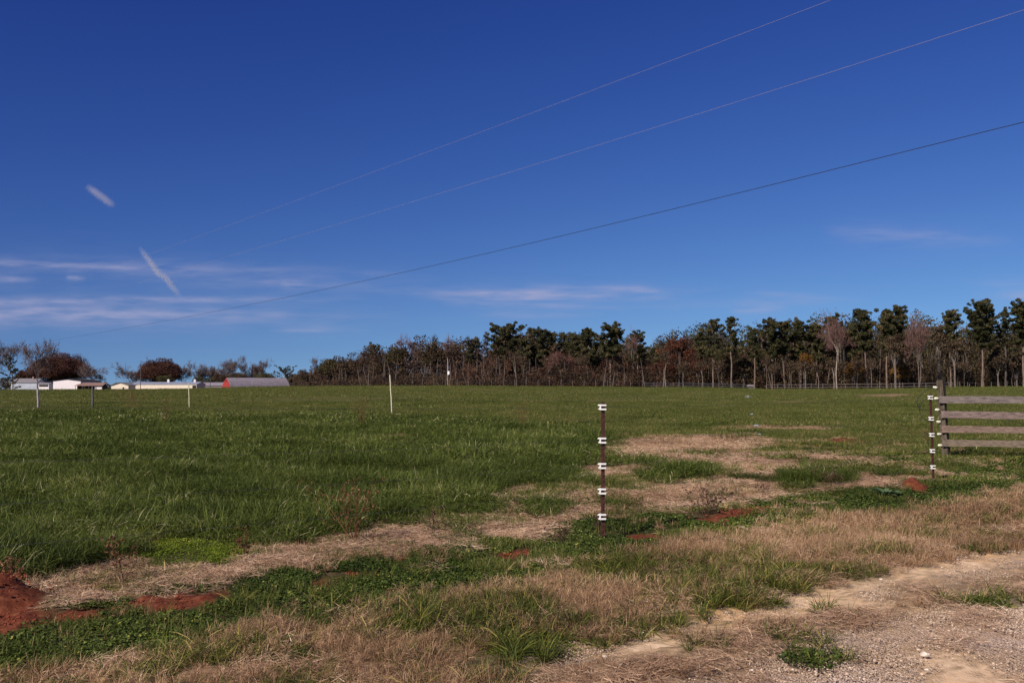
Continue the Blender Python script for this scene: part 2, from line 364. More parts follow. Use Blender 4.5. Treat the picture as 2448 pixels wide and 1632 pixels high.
for _k in range(5):
    sc_ = (.05 + .012 * gy[near_]) * (1.2 if _k < 3 else 2.2); lz = zone(gx[near_] + _r.normal(0, 1, len(near_)) * sc_, gy[near_] + _r.normal(0, 1, len(near_)) * sc_)
    for k in SOFT: SOFT[k][near_] += (lz == k)
for k in SOFT: SOFT[k][near_] /= 6.0
clod = fbm(gx * 9, gy * 9, 77, 3)
gz = gz + np.where(lab == CLAY, clod * .055 + fbm(gx * 30, gy * 30, 78, 2) * .012, 0) + np.where((lab == GRAVEL) | (lab == SAND), clod * .004, 0) - np.where(np.isin(lab, (GRAVEL, SAND)), .02, 0)
nx, ny = len(xs), len(ys)
ii = (np.arange(ny - 1)[:, None] * nx + np.arange(nx - 1)[None]).ravel()
me = fast_mesh('ground', np.stack([gx, gy, gz], 1), [np.stack([ii, ii + 1, ii + nx + 1, ii + nx], 1)], smooth=True)
def wattr(name, m):
    a = me.attributes.new(name, 'FLOAT', 'POINT'); a.data.foreach_set('value', np.asarray(m, np.float32))
wattr('clay', np.clip((lab == CLAY) * .75 + SOFT[CLAY] * .6, 0, 1)); wattr('sand', np.clip(SOFT[SAND] * 1.5 - .1, 0, 1)); wattr('gravel', SOFT[GRAVEL])
wattr('thatch', np.clip(SOFT[STRAW] + SOFT[THATCH] + SOFT[DRY] + SOFT[PALE], 0, 1)); wattr('clover', np.where(lab == TALL, 1 - sm((gy - 24) / 40), np.isin(lab, (CLOVER, BRIGHT, VGREEN, RTUFT))))
wattr('pale', lab == PALE)
m, nt, b = new_mat('ground')
tcg = nt.nodes.new('ShaderNodeTexCoord').outputs['Object']
n1 = noise(nt, .05, 6, .6, tcg); n2 = noise(nt, .9, 5, .65, tcg); n3 = noise(nt, 14, 5, .7, tcg); n4 = noise(nt, 70, 3, .7, tcg)
farc = ramp(nt, n2, [(.3, (.055, .056, .014)), (.5, (.092, .088, .024)), (.62, (.14, .115, .04)), (.78, (.21, .145, .07))])
farc = mix(nt, ramp(nt, n1, [(.42, (0, 0, 0)), (.62, (1, 1, 1))]), farc, ramp(nt, n3, [(.3, (.055, .062, .015)), (.7, (.115, .114, .030))]))
c = farc
def lay(c, name, col): return mix(nt, attr(nt, name), c, col)
c = lay(c, 'clover', ramp(nt, n3, [(.3, (.022, .024, .008)), (.7, (.060, .055, .020))]))
c = lay(c, 'thatch', ramp(nt, n3, [(.25, (.11, .06, .034)), (.5, (.24, .145, .088)), (.75, (.40, .27, .175))]))
c = lay(c, 'pale', ramp(nt, n3, [(.3, (.17, .11, .06)), (.7, (.30, .20, .12))]))
c = lay(c, 'sand', mix(nt, ramp(nt, n2, [(.4, (0, 0, 0)), (.66, (1, 1, 1))]), ramp(nt, n4, [(.3, (.50, .29, .13)), (.7, (.70, .45, .24))]), (.76, .56, .39)))
vor = nt.nodes.new('ShaderNodeTexVoronoi'); vor.inputs['Scale'].default_value = 75; nt.links.new(tcg, vor.inputs['Vector'])
sepv = nt.nodes.new('ShaderNodeSeparateColor'); nt.links.new(vor.outputs['Color'], sepv.inputs[0])
gr = ramp(nt, sepv.outputs[0], [(.0, (.24, .16, .13)), (.35, (.40, .29, .235)), (.7, (.52, .40, .335)), (1.0, (.74, .60, .50))])
gr = mix(nt, ramp(nt, n2, [(.36, (0, 0, 0)), (.6, (.85, .85, .85))]), gr, (.46, .29, .16))
c = lay(c, 'gravel', gr)
c = lay(c, 'clay', ramp(nt, n3, [(.25, (.050, .012, .007)), (.5, (.115, .031, .016)), (.75, (.22, .078, .040))]))
nt.links.new(c, b.inputs['Base Color']); b.inputs['Roughness'].default_value = .95; b.inputs['Specular IOR Level'].default_value = .1
bp = nt.nodes.new('ShaderNodeBump'); bp.inputs['Strength'].default_value = .8; bp.inputs['Distance'].default_value = .012
h = M_(nt, 'ADD', n3, M_(nt, 'MULTIPLY', M_(nt, 'MULTIPLY', vor.outputs['Distance'], attr(nt, 'gravel')), -1.5))
nt.links.new(h, bp.inputs['Height']); nt.links.new(bp.outputs[0], b.inputs['Normal'])
go = link_mesh('ground', me, m); go['kind'] = 'structure'

# ------------------------------------------------------------------ low vegetation and gravel (stuff)
rng = np.random.default_rng(7)
def blades(n, R, Lr, Wd, lean, curl, seed, flat=False, seg=3, tuft=0, straw=.06):
    r = np.random.default_rng(seed)
    if tuft:
        tcx = r.uniform(-R, R, (tuft, 2)); k = r.integers(0, tuft, n); base = tcx[k] + r.normal(0, R * .09, (n, 2)); 
        az = np.arctan2(base[:, 1] - tcx[k][:, 1], base[:, 0] - tcx[k][:, 0]) + r.normal(0, .7, n)
    else:
        rr = R * np.sqrt(r.uniform(0, 1, n)); th = r.uniform(0, 6.283, n); base = np.stack([rr * np.cos(th), rr * np.sin(th)], 1)
        az = r.uniform(0, 6.283, n)
    Ln = r.uniform(*Lr, n); w = Wd * r.uniform(.6, 1.3, n)
    le = r.uniform(*lean, n)                         # start angle from vertical
    d = np.stack([np.cos(az), np.sin(az)], 1); side = np.stack([-np.sin(az), np.cos(az)], 1)
    tw = r.uniform(-1, 1, n)
    P = []; cur = np.zeros((n, 3)); cur[:, :2] = base; cur[:, 2] = r.uniform(.0, .02, n) if not flat else r.uniform(.003, .045, n)
    P.append(cur.copy()); ang = le.copy(); cu = r.uniform(*curl, n)
    for s in range(seg):
        cur = cur.copy(); cur[:, :2] += d * (np.sin(ang) * Ln / seg)[:, None]; cur[:, 2] += np.cos(ang) * Ln / seg
        cur[:, 2] = np.maximum(cur[:, 2], .004); ang = ang + cu / seg; P.append(cur)
    V = []; prof = np.array([1.0, .95, .7, .0]) if seg == 3 else np.array([1.0, .8, 0.0])
    s3 = np.concatenate([side * np.cos(tw * .8)[:, None], (np.sin(tw * .8))[:, None]], 1)
    for k in range(seg):
        V.append(P[k] - s3 * (w * prof[k] / 2)[:, None]); V.append(P[k] + s3 * (w * prof[k] / 2)[:, None])
    V.append(P[seg]); nv = 2 * seg + 1
    V = np.stack(V, 1).reshape(-1, 3); o = np.arange(n)[:, None] * nv
    Q = [o + np.array([2 * k, 2 * k + 1, 2 * k + 3, 2 * k + 2]) for k in range(seg - 1)]
    T = o + np.array([2 * seg - 2, 2 * seg - 1, 2 * seg])
    va = r.beta(2.2, 2.2, n) * .84; va = np.where(r.uniform(0, 1, n) < straw, 1.0, va)
    return V, [np.concatenate(Q), T], np.repeat(va, nv)
def clover_leaves(n, R, hz, size, seed):
    r = np.random.default_rng(seed); rr = R * np.sqrt(r.uniform(0, 1, n)); th = r.uniform(0, 6.283, n)
    lump = vnoise(rr * np.cos(th) * 9 + 50, rr * np.sin(th) * 9 + 50, seed)
    c = np.stack([rr * np.cos(th), rr * np.sin(th), r.uniform(.2, 1, n) * hz * (.4 + lump)], 1)
    tilt = r.uniform(0, .9, n); ta = r.uniform(0, 6.283, n)
    nrm = np.stack([np.sin(tilt) * np.cos(ta), np.sin(tilt) * np.sin(ta), np.cos(tilt)], 1)
    A = np.cross(nrm, np.stack([np.cos(ta + 1), np.sin(ta + 1), np.zeros(n)], 1)); A /= np.linalg.norm(A, axis=1)[:, None]; B = np.cross(nrm, A)
    s = size * r.uniform(.6, 1.3, n); k = 5; V = []
    for j in range(k):
        a = 6.283 * j / k; rad = s * (1.0 if j else 1.25)
        V.append(c + A * (math.cos(a) * rad)[:, None] + B * (math.sin(a) * rad)[:, None])
    V = np.stack(V, 1).reshape(-1, 3); F = np.arange(n)[:, None] * k + np.arange(k)
    va = r.beta(2, 2, n) * .85; va = np.where(r.uniform(0, 1, n) < .03, 1.0, va)
    return V, [F], np.repeat(va, k)
def ico():
    t = (1 + 5 ** .5) / 2
    V = np.array([(-1, t, 0), (1, t, 0), (-1, -t, 0), (1, -t, 0), (0, -1, t), (0, 1, t), (0, -1, -t), (0, 1, -t), (t, 0, -1), (t, 0, 1), (-t, 0, -1), (-t, 0, 1)], float)
    F = np.array([(0, 11, 5), (0, 5, 1), (0, 1, 7), (0, 7, 10), (0, 10, 11), (1, 5, 9), (5, 11, 4), (11, 10, 2), (10, 7, 6), (7, 1, 8), (3, 9, 4), (3, 4, 2), (3, 2, 6), (3, 6, 8), (3, 8, 9), (4, 9, 5), (2, 4, 11), (6, 2, 10), (8, 6, 7), (9, 8, 1)])
    return V / np.linalg.norm(V[0]), F
ICO = ico()
def pebbles(n, R, size, seed):
    r = np.random.default_rng(seed); rr = R * np.sqrt(r.uniform(0, 1, n)); th = r.uniform(0, 6.283, n)
    s = size * np.exp(r.normal(0, .45, n)); sc = r.uniform(.6, 1.2, (n, 1, 3)) * s[:, None, None] * np.array([1, 1, .6])
    V = ICO[0][None] * sc * r.uniform(.85, 1.12, (n, 12, 1))
    V = V + np.stack([rr * np.cos(th), rr * np.sin(th), s * .25], 1)[:, None, :]
    F = (np.arange(n)[:, None, None] * 12 + ICO[1][None]).reshape(-1, 3)
    return V.reshape(-1, 3), [F], np.repeat(r.uniform(0, 1, n), 12)

def protos(kind, gen, mat, nvar=3):
    c = bpy.data.collections.new(kind + '_patches')
    for k in range(nvar):
        V, F, va = gen(k + 1); pm = fast_mesh(kind, V, F, va); pm.materials.append(mat)
        c.objects.link(bpy.data.objects.new(kind + '_patch', pm))
    return c
def scatter(name, label, cat, X, Y, coll, nvar, scale, zs=None, z=None):
    n = len(X)
    if n == 0: return
    pm = bpy.data.meshes.new(name); pm.vertices.add(n)
    z = hgt(X, Y) if z is None else z
    pm.vertices.foreach_set('co', np.stack([X, Y, z], 1).astype(np.float32).ravel())
    def at_(nm, t, v, f='value'):
        a = pm.attributes.new(nm, t, 'POINT'); a.data.foreach_set(f, v)
    at_('rot', 'FLOAT_VECTOR', np.stack([rng.normal(0, .04, n), rng.normal(0, .04, n), rng.uniform(0, 6.283, n)], 1).astype(np.float32).ravel(), 'vector')
    s = np.broadcast_to(scale, (n,)); zz = s if zs is None else np.broadcast_to(zs, (n,))
    at_('scl', 'FLOAT_VECTOR', np.stack([s, s, zz], 1).astype(np.float32).ravel(), 'vector')
    at_('idx', 'INT', rng.integers(0, nvar, n).astype(np.int32))
    at_('tint', 'FLOAT', (.5 + .5 * np.clip(fbm(X * .8, Y * .8, 99, 3) * 1.6 + rng.normal(0, .25, n), -1, 1)).astype(np.float32))
    o = bpy.data.objects.new(name, pm); COL.objects.link(o)
    ng = bpy.data.node_groups.new(name, 'GeometryNodeTree')
    ng.interface.new_socket('Geometry', in_out='INPUT', socket_type='NodeSocketGeometry'); ng.interface.new_socket('Geometry', in_out='OUTPUT', socket_type='NodeSocketGeometry')
    gi = ng.nodes.new('NodeGroupInput'); gout = ng.nodes.new('NodeGroupOutput')
    ip = ng.nodes.new('GeometryNodeInstanceOnPoints'); ci = ng.nodes.new('GeometryNodeCollectionInfo')
    ci.inputs['Collection'].default_value = coll; ci.inputs['Separate Children'].default_value = True; ci.inputs['Reset Children'].default_value = True
    def na(nm, t):
        q = ng.nodes.new('GeometryNodeInputNamedAttribute'); q.data_type = t; q.inputs['Name'].default_value = nm; return q.outputs[0]
    ng.links.new(gi.outputs[0], ip.inputs['Points']); ng.links.new(ci.outputs[0], ip.inputs['Instance'])
    ip.inputs['Pick Instance'].default_value = True
    ng.links.new(na('idx', 'INT'), ip.inputs['Instance Index'])
    e2r = ng.nodes.new('FunctionNodeEulerToRotation'); ng.links.new(na('rot', 'FLOAT_VECTOR'), e2r.inputs[0]); ng.links.new(e2r.outputs[0], ip.inputs['Rotation'])
    ng.links.new(na('scl', 'FLOAT_VECTOR'), ip.inputs['Scale']); ng.links.new(ip.outputs[0], gout.inputs[0])
    md = o.modifiers.new('scatter', 'NODES'); md.node_group = ng
    return tag(o, label, cat, kind='stuff')

G_TALL = [(0, (.012, .018, .004)), (.25, (.036, .054, .009)), (.55, (.090, .120, .020)), (.82, (.19, .215, .045)), (.95, (.36, .33, .15)), (1, (.60, .54, .32))]  # palest stops colour both straw blades and painted glints
G_PAST = [(0, (.034, .045, .008)), (.4, (.080, .100, .019)), (.7, (.140, .156, .032)), (.88, (.24, .19, .06)), (1, (.45, .33, .17))]
G_DRY = [(0, (.095, .050, .027)), (.3, (.27, .158, .085)), (.65, (.50, .325, .19)), (1, (.85, .60, .39))]
G_VERGE = [(0, (.020, .028, .006)), (.4, (.070, .088, .014)), (.7, (.15, .17, .026)), (.88, (.32, .26, .06)), (1, (.60, .44, .20))]
G_STRAW = [(0, (.16, .088, .054)), (.35, (.38, .235, .15)), (.7, (.62, .43, .29)), (1, (.90, .70, .50))]
G_CLOV = [(0, (.014, .024, .004)), (.4, (.046, .070, .013)), (.7, (.105, .140, .026)), (.88, (.21, .24, .07)), (1, (.42, .36, .07))]
G_BRT = [(0, (.050, .070, .006)), (.5, (.13, .18, .014)), (.9, (.24, .29, .03)), (1, (.45, .40, .12))]
m_tall = leaf_mat('tall_grass', G_TALL, .3, .6, spec=.15); m_past = leaf_mat('pasture_grass', G_PAST, .3); m_dry = leaf_mat('dry_grass', G_DRY, .25, .8)
m_verge = leaf_mat('verge_grass', G_VERGE, .3); m_straw = leaf_mat('straw', G_STRAW, .1, .8); m_clov = leaf_mat('clover', G_CLOV, .2, .6, spec=.12)
m_brt = leaf_mat('bright_weeds', G_BRT, .3)
m_peb = leaf_mat('gravel', [(0, (.20, .14, .105)), (.4, (.38, .275, .205)), (.8, (.54, .415, .32)), (1, (.82, .69, .54))], 0, .85)
m_clod = leaf_mat('clay_clods', [(0, (.07, .015, .008)), (.5, (.16, .036, .017)), (1, (.28, .08, .04))], 0, .95)

def sample(Y0, Y1, dens, margin=2.0):
    A = .535 * (Y1 ** 2 - Y0 ** 2) + 2 * margin * (Y1 - Y0); n = int(A * dens)
    Y = Y0 + (Y1 - Y0) * rng.uniform(0, 1, int(n * 2.2)); wd = .535 * Y + margin
    keep = rng.uniform(0, 1, len(Y)) < wd / (.535 * Y1 + margin); Y = Y[keep][:n]; wd = wd[keep][:n]
    return rng.uniform(-1, 1, len(Y)) * wd, Y
LODS = [(3.6, 10.5, .18, .9, 1.0), (10.5, 19, .27, 1.15, 1.0), (19, 36, .55, 1.9, 1.05), (36, 80, 1.3, 3.6, 1.1), (80, 225, 3.6, 10, 1.2)]
def layer(name, label, cat, gen, mat, zones_p, cover, rings=(0, 1), hs=(.8, 1.25), nvar=3, big=None):
    """gen(seed, R, width multiplier, count multiplier); zones_p {zone: probability}; gathers all rings into one object"""
    parts = []
    for li in rings:
        Y0, Y1, R, wm, hm = LODS[li]
        X, Y = sample(Y0, Y1, cover / (math.pi * R * R)); z = zone(X, Y, True)
        p = np.zeros(len(X))
        for k, v in zones_p.items(): p[z == k] = v
        p = np.where(z == TALL, p * (1 - (.75 if gen is g_tall else 0) * sm((Y - 24) / 36)) + (.6 * sm((Y - 20) / 36) if gen is g_past else 0), p)
        if gen is g_tall:
            nt_ = fbm(X * 1.6, Y * 1.6, 410, 3); p = np.where(np.isin(z, (STRAW, SHORT, PALE)) & (nt_ > .40), .55, p); p = np.where((z == TALL) & (nt_ < -.42), p * .25, p)
        if gen in (g_dry, g_verge): nn = fbm(X * 1.1, Y * 1.1, 300 + (gen is g_verge) * 0, 3); p = np.where(z == DRY, p * np.clip(1 + (2.4 if gen is g_dry else -3.2) * (nn + (.12 if gen is g_dry else .05)), .25 if gen is g_dry else .04, 3), p)
        if gen is g_tall or gen is g_clov or gen is g_verge:     # keep the small bare patches open and the edges thin
            for ox, oy in ((R * .5, 0), (-R * .5, 0), (0, -R), (0, R * .4)):
                zo = zone(X + ox, Y + oy)
                p = np.where(zo == CLAY, p * .05, p)
                if gen is g_tall: p = np.where((z == TALL) & (zo != TALL) & (Y < 36), p * .55, p)
        keep = rng.uniform(0, 1, len(X)) < p; parts.append((X[keep], Y[keep], li))
    coll = bpy.data.collections.new(name + '_patches'); idx0 = 0; XX = []; YY = []; ID = []
    names = {}
    for li in rings:
        Y0, Y1, R, wm, hm = LODS[li]
        for k in range(nvar):
            V, F, va = gen(k + 1 + li * 10, R, wm, hm); pm = fast_mesh(name, V, F, va); pm.materials.append(mat)
            o = bpy.data.objects.new('%s_%02d' % (name, li * nvar + k), pm); coll.objects.link(o)
    order = [o.name for o in coll.objects]; srt = sorted(order)
    for X, Y, li in parts:
        XX.append(X); YY.append(Y)
        slot = np.array([srt.index('%s_%02d' % (name, li * nvar + k)) for k in range(nvar)])
        ID.append(slot[rng.integers(0, nvar, len(X))])
    X = np.concatenate(XX); Y = np.concatenate(YY); ID = np.concatenate(ID)
    o = scatter(name, label, cat, X, Y, coll, nvar, rng.uniform(.85, 1.15, len(X)), rng.uniform(*hs, len(X)) * (1 + (.9 if gen is g_tall else .45) * fbm(X * 1.3, Y * 1.3, 60, 3)))
    if o: o.data.attributes['idx'].data.foreach_set('value', ID.astype(np.int32))
    print(name, len(X))
    return o
def g_tall(s, R, wm, hm):
    A = blades(230 if wm < 3 else 420, R, (.05, .17 * hm), .0048 * wm, (.6, 1.62), (-.3, 1.0), s, tuft=0, straw=.045)  # straw share: pale blades, partly glints put into the colour
    A[0][:, 2] += np.repeat(np.random.default_rng(s).uniform(0, .12, len(A[0]) // 7), 7)
    B = blades(120 if wm < 3 else 30, R, (.07, .22 * hm), .0046 * wm, (.2, 1.35), (.5, 2.2), s + 50, tuft=3, straw=.04)
    return np.concatenate([A[0], B[0]]), [A[1][0], A[1][1], B[1][0] + len(A[0]), B[1][1] + len(A[0])], np.concatenate([A[2], B[2]])
def g_past(s, R, wm, hm): return blades(230 if wm < 3 else 420, R, (.04, .10 * hm), .0038 * wm, (0, 1.0), (.2, 1.2), s, seg=2, straw=.08)
def g_dry(s, R, wm, hm): return blades(360, R, (.03, .12), .0026 * wm, (.1, 1.4), (.2, 2.4), s, tuft=6, straw=.04)
def g_verge(s, R, wm, hm): return blades(150, R, (.06, .19), .0050 * wm, (.5, 1.45), (.1, 1.0), s, tuft=4, straw=.10)
def g_straw(s, R, wm, hm): return blades(330, R, (.03, .14), .0032 * wm, (1.25, 1.75), (-.25, .25), s, flat=True, seg=2)
def g_clov(s, R, wm, hm): return clover_leaves(480, R, .036, .0088 * wm ** .9, s)
def g_brt(s, R, wm, hm): return clover_leaves(380, R, .035, .0062 * wm, s)
layer('tall_pasture_grass', 'long dark green grass covering the near left half of the pasture', 'grass', g_tall, m_tall,
      {TALL: 1.0, FAR: .02}, 6.0, (0, 1, 2, 3))
layer('short_pasture_grass', 'short olive green grass across the far field', 'grass', g_past, m_past,
      {FAR: 1.0, TALL: .25, SHORT: .75, STRAW: .10, PALE: .06, CLOVER: .12}, 4.5, (0, 1, 2, 3, 4))
layer('dry_verge_grass', 'dry brown grass on the verge beside the gravel road', 'dry grass', g_dry, m_dry,
      {DRY: 1.0, VGREEN: .25, PALE: .4, CLOVER: .03, FAR: .05, SHORT: .08, STRAW: .06, THATCH: .05}, 5.0, (0, 1, 2))
layer('green_verge_grass', 'broad green grass blades growing through the dry verge', 'grass', g_verge, m_verge,
      {VGREEN: 1.0, DRY: .20, RTUFT: .6, CLOVER: .03, SHORT: .25, STRAW: .04, THATCH: .03}, 3.2, (0, 1, 2))
layer('straw_litter', 'flattened straw lying between the tall grass and the clover strip', 'straw', g_straw, m_straw,
      {STRAW: 1.0, PALE: 1.0, THATCH: .40, DRY: .12, SHORT: .35, CLOVER: .02, GRAVEL: .03, SAND: .0, VGREEN: .15, FAR: .02}, 3.6, (0, 1, 2))
layer('clover', 'dark green clover strip along the wire fence', 'clover', g_clov, m_clov,
      {CLOVER: 1.0, CLAY: .10, DRY: .06, SHORT: .10, RTUFT: .5}, 4.0, (0, 1, 2))
layer('bright_weeds', 'bright yellow green weeds at the foot of the tall grass', 'weeds', g_brt, m_brt,
      {BRIGHT: 1.0, SHORT: .4, STRAW: .05, VGREEN: .12}, 3.0, (0, 1, 2))
layer('road_gravel', 'small pinkish grey gravel on the road', 'gravel', lambda s, R, wm, hm: pebbles(240, R, .0036 * wm, s), m_peb,
      {GRAVEL: .9, SAND: .10, THATCH: .12}, 2.2, (0, 1, 2))
layer('clay_clods', 'crumbs of red clay on the bare patches', 'soil', lambda s, R, wm, hm: pebbles(60, R, .007, s), m_clod,
      {CLAY: 1.0, CLOVER: .015}, 2.0, (0, 1, 2))

# ------------------------------------------------------------------ fences
def Z(x, y): return float(hgt(np.array([x]), np.array([y]))[0])
m_rust = mat_noise('rusty_brown_steel', [(.3, (.032, .009, .008)), (.6, (.062, .017, .013)), (.8, (.10, .032, .02))], 22, .6, bump=.3, spec=.4)
m_white = mat_noise('white_plastic', [(.3, (.70, .68, .66)), (.7, (.86, .84, .82))], 30, .35, spec=.5)
m_ivory = mat_noise('ivory_plastic', [(.3, (.58, .54, .42)), (.7, (.74, .70, .58))], 30, .4, spec=.5)
m_pvc = mat_noise('pale_pole', [(.3, (.42, .40, .28)), (.7, (.60, .57, .42))], 9, .5)
m_wood = mat_noise('weathered_board', [(.25, (.030, .024, .018)), (.5, (.085, .068, .050)), (.75, (.15, .12, .09))], 7, .95, stretch=(3, 3, .5), bump=.4, spec=.1)
BOARDS = [mat_noise('weathered_plank', [(.28, (.035 * a, .028 * b, .027)), (.42, (.105 * a, .085, .080 * b)), (.58, (.18 * a, .145, .135 * b)), (.75, (.27 * a, .22, .205 * b))], 3.0 + k * .4, .95, stretch=(1.2, 6, 22), bump=.25, detail=8, spec=.1) for k, (a, b) in enumerate(((.98, 1.0), (1.1, .98), (1.15, .85), (1.05, .82)))]
m_nail = mat_noise('nail_heads', [(.3, (.02, .015, .012)), (.7, (.06, .035, .025))], 20, .7)
m_wire = mat_noise('fence_wire', [(.3, (.05, .05, .05)), (.7, (.12, .12, .12))], 40, .5, metal=.3)
m_cable = mat_noise('black_cable', [(.3, (.012, .012, .014)), (.7, (.03, .03, .035))], 3, .6)
m_alu = mat_noise('bare_conductor', [(.3, (.34, .27, .24)), (.7, (.46, .38, .34))], 3, .5, metal=.3)

P1 = np.array(G(1441, 1289)); P2 = np.array(G(2232, 1153)); dirf = (P2 - P1) / np.linalg.norm(P2 - P1)
fang = math.atan2(dirf[1], dirf[0])
INS_H = (1.355, 1.015, .755, .497, .238)
def t_post(px, lab, rz):
    x, y = px; z = Z(x, y)
    t = thing('steel_fence_post', lab, 'fence post', (x, y, z), 'rusty steel posts of the wire fence', rz)
    mb = MB()
    # T section: face plate with studs, and a web behind it
    mb.box((0, 0, .60), (.038, .006, 1.62)); mb.box((0, .016, .60), (.006, .026, 1.62))
    for k in range(24): mb.box((0, -.0055, .09 + k * .056), (.015, .005, .016))
    mb.box((0, .032, -.03), (.10, .004, .14))
    mb.build('post', m_rust, t)
    for h in INS_H:
        q = MB()
        for dz in (.021, -.021):                     # two clamp arms round the post
            q.box((-.006, -.020, h + dz), (.066, .026, .016), bev=.003); q.box((.0, .030, h + dz), (.052, .012, .014))
            q.box((.027, .006, h + dz), (.007, .056, .014)); q.box((-.027, .006, h + dz), (.007, .056, .014))
        q.box((-.034, -.020, h), (.013, .024, .056), bev=.003)
        q.tube([(-.034, -.020, h + .020), (-.050, -.022, h + .021), (-.060, -.022, h + .017)], [.009, .008, .003], 8)
        q.tube([(-.034, -.020, h - .020), (-.046, -.022, h - .021), (-.055, -.022, h - .016)], [.008, .007, .003], 8)
        q.build('insulator', m_white, t)
    return t
tp1 = t_post(P1, 'rusty brown steel post with five white insulators, nearest in the middle of the field edge', .12)
tp1.rotation_euler = (0, math.radians(.35), .12)
tp2 = t_post(P2, 'rusty brown steel post with white insulators beside the end of the board fence', .1)
tp2.rotation_euler = (0, math.radians(-1.2), .1)
P0 = P1 - dirf * 7.6
HN = ['topmost strand of the thin wire fence', 'second strand from the top of the thin wire fence', 'middle strand of the thin wire fence',
      'second strand from the ground of the thin wire fence', 'lowest strand of the thin wire fence']
WP = np.array(G(2264, 1092)); wz = Z(*WP)
pw = np.array([at(2235, 926, WP[1]), at(2240, 979, WP[1]), at(2243, 1008, WP[1]), at(2245, 1037, WP[1]), at(2247, 1064, WP[1])])
for k, h in enumerate(INS_H):
    q = MB(); a = np.array((P0[0], P0[1], Z(*P0) + h + .15)); b_ = np.array((P1[0] - .045, P1[1] - .03, Z(*P1) + h)); c_ = np.array((P2[0] - .045, P2[1] - .03, Z(*P2) + h))
    pts = []
    for s, e, sag in ((a, b_, .02), (b_, c_, .025), (c_, pw[k] + np.array((-.02, -.03, 0)), .0)):
        for t in np.linspace(0, 1, 9)[:-1]: pts.append(s + (e - s) * t - np.array((0, 0, sag * 4 * t * (1 - t))))
    pts.append(pw[k] + np.array((-.02, -.03, 0)))
    q.tube(pts, .0012, 4); tag(q.build('fence_wire', m_wire), HN[k], 'wire', 'strands of the wire fence')

# board fence at the right edge
bf = thing('board_fence', 'grey weathered four-rail board fence with a leaning end post at the right edge', 'fence', (WP[0], WP[1], wz))
bd = np.array((1.48, -.52)); bl = np.linalg.norm(bd); bd /= bl; ba = math.atan2(bd[1], bd[0])
def lpost(s, lean=.11, h=1.66, w=.135):
    q = MB(); b0 = np.array((bd[0] * s, bd[1] * s, -.3)); t1 = np.array((bd[0] * s - lean, bd[1] * s, h))
    n = 9; P = [b0 + (t1 - b0) * (k / (n - 1)) + rng.normal(0, .003, 3) for k in range(n)]
    q.tube(P, w * .5 * math.sqrt(2), 4); o = q.build('post', m_wood, bf); return o
lpost(0.0); lpost(2.42, .02, 1.3); lpost(4.84, .0, 1.32)
RAILS = [(2245, 955), (2250, 991), (2251, 1024.5), (2253, 1058)]
for k, (px, py) in enumerate(RAILS):
    p = at(px, py, WP[1] - .10); x0 = p[0] - WP[0]
    q = MB(); segs = 14; Ln = 4.9; pr = []
    for s in range(segs + 1):
        t = s / segs; jx = rng.normal(0, .0025, 4)
        hh = .0725 + (.004 * math.sin(t * 9 + k))
        cx = x0 + bd[0] * Ln * t; cy = -.10 + bd[1] * Ln * t; zc = p[2] - wz + .006 * math.sin(t * 5 + 2 * k)
        pr.append([(cx - .0, cy - .013, zc - hh + jx[0]), (cx, cy + .013, zc - hh + jx[1]), (cx, cy + .013, zc + hh + jx[2]), (cx, cy - .013, zc + hh + jx[3])])
    V = np.array(pr).reshape(-1, 3); F = []
    for s in range(segs):
        o = s * 4
        for j in range(4): F.append([o + j, o + (j + 1) % 4, o + 4 + (j + 1) % 4, o + 4 + j])
    F.append([0, 1, 2, 3]); F.append([segs * 4 + 3, segs * 4 + 2, segs * 4 + 1, segs * 4]); q.add(V, [F]); rl = q.build('rail', BOARDS[k], bf); q = MB()
    for u in (.035, 2.45):
        for dz in (-.04, .04): q = MB(); cxn = x0 + .05 + bd[0] * u; cyn = -.10 - .015 + bd[1] * u; q.tube([(cxn, cyn + .004, p[2] - wz + dz), (cxn, cyn - .004, p[2] - wz + dz)], .006, 6); q.build('nail', m_nail, rl)
for px, py in ((2235, 926), (2238, 952), (2240, 979), (2243, 1008), (2245, 1037), (2247, 1064)):
    p = at(px, py, WP[1] - .03); q = MB(); l = p - np.array((WP[0], WP[1], wz))
    q.tube([l + (-.045, 0, 0), l + (-.02, 0, 0), l + (.02, 0, 0), l + (.045, 0, 0)], [.016, .028, .028, .020], 8)
    q.tube([l + (.04, 0, 0), (l[0] + .13, 0.02, l[2])], .006, 5); q.build('insulator', m_ivory, bf)
def curve_pts(P, Y, n=24):
    Q = np.array([at(x, y, Y) for x, y in P]); t = np.linspace(0, len(Q) - 1, n); out = []
    for u in t:                                     # Catmull-Rom
        i = min(int(u), len(Q) - 2); f = u - i; p0, p1, p2, p3 = Q[max(i - 1, 0)], Q[i], Q[i + 1], Q[min(i + 2, len(Q) - 1)]
        out.append(.5 * (2 * p1 + (p2 - p0) * f + (2 * p0 - 5 * p1 + 4 * p2 - p3) * f * f + (3 * p1 - p0 - 3 * p2 + p3) * f ** 3))
    return out
q = MB(); q.tube(curve_pts([(2234, 926), (2213, 933), (2198, 948), (2192, 962), (2197, 976), (2210, 980), (2224, 981)], WP[1] - .6), .0062, 5)
tag(q.build('looped_wire', m_cable), 'upper loop of black wire bulging left of the board fence end post', 'wire', 'loops of wire at the fence corner')
q = MB(); q.tube(curve_pts([(2226, 951), (2208, 957), (2199, 973), (2200, 990), (2209, 1001), (2222, 1006), (2241, 1008)], WP[1] - .5), .0062, 5)
tag(q.build('looped_wire', m_cable), 'lower loop of black wire hanging behind the white insulators', 'wire', 'loops of wire at the fence corner')
q = MB(); q.tube(curve_pts([(2372, 999), (2398, 1000), (2420, 1006), (2450, 1013), (2520, 1022)], WP[1] + .15), .006, 5)
